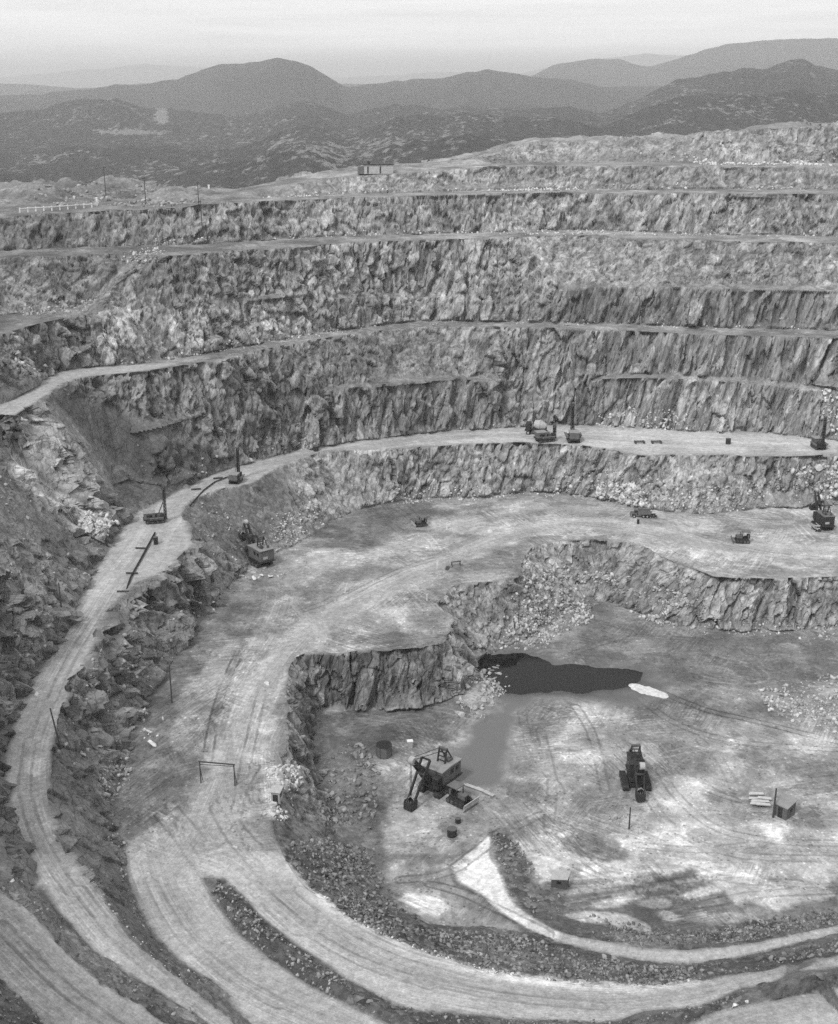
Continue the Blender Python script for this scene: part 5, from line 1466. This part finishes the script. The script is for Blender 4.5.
pole(G(106, 197), 10.5, 'tallest timber pole among the pale rocks on the west rim', group=None)
pole(G(146, 205), 9, 'timber pole right of the tallest one behind the rim road', arm=True)
pole(G(203, 243), 13.0, 'long thin pole standing against the face between the fourth bench and the rim', arm=False)
pole(G(629, 829), 4.6, 'dark post rising from the rubble heap in front of the black shovel', arm=False)
pole(G(773, 818), 6.2, 'dark post beside the wooden hut on the pit floor', arm=False, r=.2)
pole(G(588, 693), 5.5, 'left one of two thin bars added for a reflection in the dark pond', arm=False, r=.09, group='bars added for a pond reflection')  # thin bars added in place of a reflected pair of streaks
pole(G(596, 690), 5.5, 'right one of two thin bars added for a reflection in the dark pond', arm=False, r=.09, group='bars added for a pond reflection')
pole(G(427, 601), 1.6, 'short white peg on the lower haul road above the promontory', arm=False, r=.16, mat=WHITE, group=None)
pole(G(345, 592), 2.4, 'white leaning peg on the swept junction of the lower road', (0, .25), False, .14, None, WHITE)
pole(G(447, 529), 1.8, 'white survey peg right of the small bulldozer on the wide bench', (0, .0), False, .28, None, WHITE)
pole(G(342, 206), 3.0, 'short pole on the fifth bench below the rim shed', arm=False, group=None)

# --- height gauge over the lower road
A = G(201, 783); B = G(235, 786)
t = empty('height_gauge', (A + B) / 2, unit(B.x - A.x, B.y - A.y), 'timber height gauge frame spanning the lower haul road', 'gauge frame')
hl_ = (B - A).length / 2
for sg in (-1, 1):
    p = MB().bar((sg * hl_, 0, -.3), (sg * hl_, 0, 4.3), .16).build('gauge_post', WOOD, t)
    MB().bar((sg * hl_, .9, 0), (sg * hl_, 0, 3.2), .1).build('brace', WOOD, p)
MB().bar((-hl_ - .2, 0, 4.25), (hl_ + .2, 0, 4.25), .16, .2).bar((-hl_, 0, 3.7), (hl_, 0, 3.9), .09).build('crossbar', WOOD, t)

# --- trailing cable with low dark bars lying across its course
cp = [(155, 534), (147, 549), (140, 562), (131, 578), (127, 590), (121, 602), (119, 612)]
P = [G(x, y, .35) for x, y in cp]
cb = MB()
for a, b in zip(P, P[1:]): cb.cyl(a, b, .22, n=8)
tag(cb.build('power_cable', BLACK), 'heavy black power cable trailing over bars along the drill road from the nose drill', 'cable')
for i, (x, y, lab) in enumerate([(141, 549, 'dark sleeper under the black cable nearest to the nose drill'), (132, 574, 'second dark sleeper from the nose drill along the black cable'),
                 (123, 592, 'third dark sleeper from the nose drill along the black cable'), (111, 614, 'dark sleeper at the far lower end of the black cable'), (114, 534, 'dark sleeper by itself left of the road near the white outcrop')]):
    o = MB().box((0, 0, .25), (2.6, .35, .32)).box((0, .3, .12), (2.2, .3, .2)).build('dark_crosspiece', WOOD, None, .03)
    o.location = G(x, y); o.rotation_euler = (0, 0, .05 * i - .1); tag(o, lab, 'crosspiece', 'dark crosspieces of the trailing cable')
cp = [(228, 478), (215, 483), (204, 491), (196, 500), (190, 507)]
P = [G(x, y, .3) for x, y in cp]; cb = MB()
for a, b in zip(P, P[1:]): cb.cyl(a, b, .18, n=8)
tag(cb.build('power_cable', BLACK), 'shorter black cable lying along the road edge below the second drill', 'cable')
for x, y, lab in [(218, 479, 'dark sleeper on the road edge close below the second drill'), (196, 490, 'dark sleeper on the road edge midway between the first and second drills')]:  # two more low dark bars beside the shorter cable
    o = MB().box((0, 0, .25), (2.6, .4, .35)).box((.1, .32, .12), (2.2, .3, .2)).build('dark_crosspiece', WOOD, None, .03)
    o.location = G(x, y); o.rotation_euler = (0, 0, .25); tag(o, lab, 'crosspiece', 'dark crosspieces of the trailing cable')

# --- boxes, drums, tank
def drum(loc, r, h, label, mat=STEEL, cat='drum'):
    t = empty('oil_drum', loc, (1, 0), label, cat)
    b = MB().cyl((0, 0, 0), (0, 0, h), r, n=16).build('drum_body', mat, t)
    for z in (.33, .66): MB().cyl((0, 0, h * z - .03), (0, 0, h * z + .03), r * 1.05, n=16).build('hoop', mat, b)
    MB().cyl((0, 0, h), (0, 0, h + .05), r * 1.04, n=16).build('lid', STEEL2, b)
drum(G(728, 444), .75, 1.7, 'dark drum standing alone on the pale drill road near its right end')
drum(G(316, 451), .8, 1.5, 'dark drum at the outer edge of the drill road above the bench scree')
drum(G(156, 544), .55, 1.8, 'dark post like drum on the open nose of the drill road right of the cable')
drum(G(452, 836), .85, 1.5, 'larger dark drum on the damp patch below the shovel by the silty water')
drum(G(458, 823), .5, .9, 'smaller dark drum behind the damp patch below the shovel by the silty water')
drum(G(638, 524), .35, 1.3, 'tiny dark drum on the wide bench in front of the parked dump trucks')
t = empty('water_tank', G(384, 756), (1, 0), 'open topped round tank on the dark dirt of the pit floor', 'tank')
tk = MB().cyl((0, 0, 0), (0, 0, 2.5), 1.45, 1.5, 20).build('tank_wall', HOUSEM, t)
MB().cyl((0, 0, 2.5), (0, 0, 2.62), 1.62, n=20).build('rim', STEEL, tk)
MB().cyl((0, 0, 2.62), (0, 0, 2.64), 1.45, n=20).build('opening_shade', BLACK, tk)  # black disc on the closed top puts in the shade of an opening
for k in range(6):
    a = k * math.pi / 3; MB().bar((1.5 * math.cos(a), 1.5 * math.sin(a), 0), (1.54 * math.cos(a), 1.54 * math.sin(a), 2.5), .12).build('stave', STEEL2, tk)
t = empty('valve_box', G(410, 748), (1, .2), 'small pale box with a white lid behind the shovel boom on the pit floor', 'box')
bx_ = MB().box((0, 0, .75), (.9, .9, 1.5)).build('box_body', PALE, t); MB().box((0, 0, 1.56), (1.2, 1.0, .14)).build('lid', WHITE, bx_)

# --- huts
def hut(loc, heading, label, w, d, h, wall, roofm, slope=.4, name='wooden_hut'):
    t = empty(name, loc, heading, label, 'hut', None)
    b = MB().prism([(-w / 2, -.3), (w / 2, -.3), (w / 2, h), (-w / 2, h - slope)], -d / 2, d / 2).build('wall', wall, t)
    MB().prism([(-w / 2 - .2, h - slope - .02), (w / 2 + .2, h + .08), (w / 2 + .2, h + .2), (-w / 2 - .2, h - slope + .1)], -d / 2 - .2, d / 2 + .2).build('roof', roofm, t)
    dr = MB().box((-w / 2 - .02, 0, h * .36), (.07, .9, h * .72)).build('door', STEEL, b)
    MB().box((-w / 2 - .07, .3, h * .36), (.06, .08, .16)).build('handle', STEEL2, dr)
    f = MB().box((0, -d / 2 - .02, h * .55), (.9, .07, .7)).build('window', STEEL2, b); MB().box((0, -d / 2 - .06, h * .55), (.7, .04, .5)).build('pane', GLASS, f)
    return t
hut(G(784, 815), unit(.75, .66), 'small grey wooden hut with a tilted roof beside white planks on the pit floor', 2.9, 2.6, 3.0, HOUSEM, ROOFM, .5)
hut(G(560, 884), unit(.9, -.3), 'little dark sided hut with a pale roof beside the rubble mound by the ramp', 2.6, 2.2, 1.9, STEEL2, PALE, .5)
hut(G(277, 800), unit(.2, 1), 'tiny shelter with a dark doorway in the chalky heap beside the lower road', 1.7, 1.5, 2.0, PALE, PALE, .1)

# --- planks
def plank(loc, l, rz, label, mat=WOODP, group=None, tilt=0.0):
    o = MB().box((0, 0, .14), (l, .38, .14)).box((l * .02, .42, .12), (l * .92, .3, .12)).build('timber_plank', mat)
    o.location = loc; o.rotation_euler = (0, tilt, rz); tag(o, label, 'plank', group)
for i, (x, y, l, a) in enumerate([(757, 801, 3.2, -.1), (760, 804, 3.4, -.05), (758, 807, 3.0, -.15), (764, 802, 2.6, -.2), (756, 798, 2.8, .0), (763, 809, 2.6, -.12)]):
    plank(G(x, y, .25 + .1 * i), l, a, 'pale plank in the loose stack left of the wooden hut', mat_plain('bleached_timber', .52, .85, .2, 2.0) if i == 0 else bpy.data.materials['bleached_timber'], 'pale planks stacked by the wooden hut')
plank(G(476, 790, .1), 5.5, -.6, 'long pale plank on the mud between the shovel and the silty water', WOODP)
plank(G(484, 793, .1), 4.5, -.75, 'shorter pale plank lying right of the long one on the mud by the shovel', WOODP)
plank(G(448, 569, .1), 2.5, 1.4, 'dark timber lying left of the trestle on the lower haul road', WOOD)
t = empty('saw_horse', G(456, 566), (1, .3), 'low timber trestle on the dark ground beside the lower haul road', 'trestle')
MB().bar((-1.3, 0, 1.1), (1.3, 0, 1.1), .2).build('beam', WOOD, t)
for x in (-1.1, 1.1):
    for y in (-.5, .5): MB().bar((x, y, 0), (x, 0, 1.1), .14).build('leg', WOOD, t)
for px_, py_, lab in [(640, 444, 'left low timber rack lying on the pale drill road below the rockfall'), (657, 444, 'right low timber rack lying on the pale drill road below the rockfall')]:
    t = empty('pallet_rack', G(px_, py_), (1, .1), lab, 'rack', 'timber racks on the drill road')
    MB().box((0, 0, .5), (3.2, .25, .25)).box((0, 1.2, .5), (3.2, .25, .25)).build('rail', WOOD, t)
    for x in (-1.3, 1.3): MB().box((x, .6, .35), (.3, 1.6, .7)).build('support', WOOD, t)

# --- rim: shed and guard fence
t = empty('rim_shed', G(378, 173), unit(.99, .14), 'long low shed with pale walls and a dark flat roof on the rim', 'shed')
b = MB().box((0, 0, 1.5), (10.5, 4.5, 3.2)).build('wall', PALE, t)
MB().box((0, 0, 3.2), (11.2, 5.2, .3)).build('roof', STEEL, t)
MB().box((-6.2, 0, 1.2), (2.2, 3.6, 2.6)).build('lean_to', HOUSEM, t)
for x in (-3.9, .6): MB().box((x, -2.27, 1.3), (.5, .08, 2.4)).build('door', STEEL, b)
MB().cyl((-3.4, .5, 3.3), (-3.4, .5, 4.3), .4).build('vent', STEEL, t)
fp = [(20, 213.5), (28, 213), (36, 212.5), (44, 212), (52, 211.6), (60, 211), (68, 210.6), (76, 210), (84, 209.6), (92, 209.2)]
P = [G(x, y - 1.5) for x, y in fp]
t = empty('guard_fence', P[4], (1, 0), 'white guard fence of stout posts and one rail along the rim road', 'fence')
off = Vector(P[4])
for p in P:
    MB().box(Vector(p) - off + Vector((0, 0, .5)), (.32, .32, 1.9)).build('post', WHITE, t)
rl = MB()
for a, b in zip(P, P[1:]): rl.bar(Vector(a) - off + Vector((0, -.3, 1.2)), Vector(b) - off + Vector((0, -.3, 1.2)), .1, .22)
rl.build('rail', WHITE, t)
for x, y, lab in [(97, 204, 'single white marker post left of the tall pole on the rim'), (147, 197, 'white marker post below the second rim pole'), (209, 191, 'white marker post where the rim road climbs')]:
    o = MB().box((0, 0, .8), (.6, .5, 2.4)).box((0, 0, 2.1), (.75, .6, .25)).build('marker_post', WHITE); o.location = G(x, y); tag(o, lab, 'post')

# --- white patch of low overlapping cones at the tip of the pond
r_ = np.random.default_rng(3); fm = MB()
for k in range(260):
    f = r_.random(); c = G(634 + 30 * f, 687.5 + 9 * f, .22)
    wd = 1.0 * math.sin(math.pi * min(1, .12 + f * .85)) + .15
    q = Vector((c.x + r_.uniform(-1, 1) * wd * .5, c.y + r_.uniform(-1, 1) * wd, c.z)); rr = .7 + .5 * r_.random()
    fm.cyl(q, q + Vector((0, 0, .10 + .25 * r_.random())), rr, rr * .5, 9)
tag(fm.build('white_patch', mat_plain('patch_white', .6, .8, .3, 1.2)), 'bright white patch at the tip of the dark pond', 'white_patch')
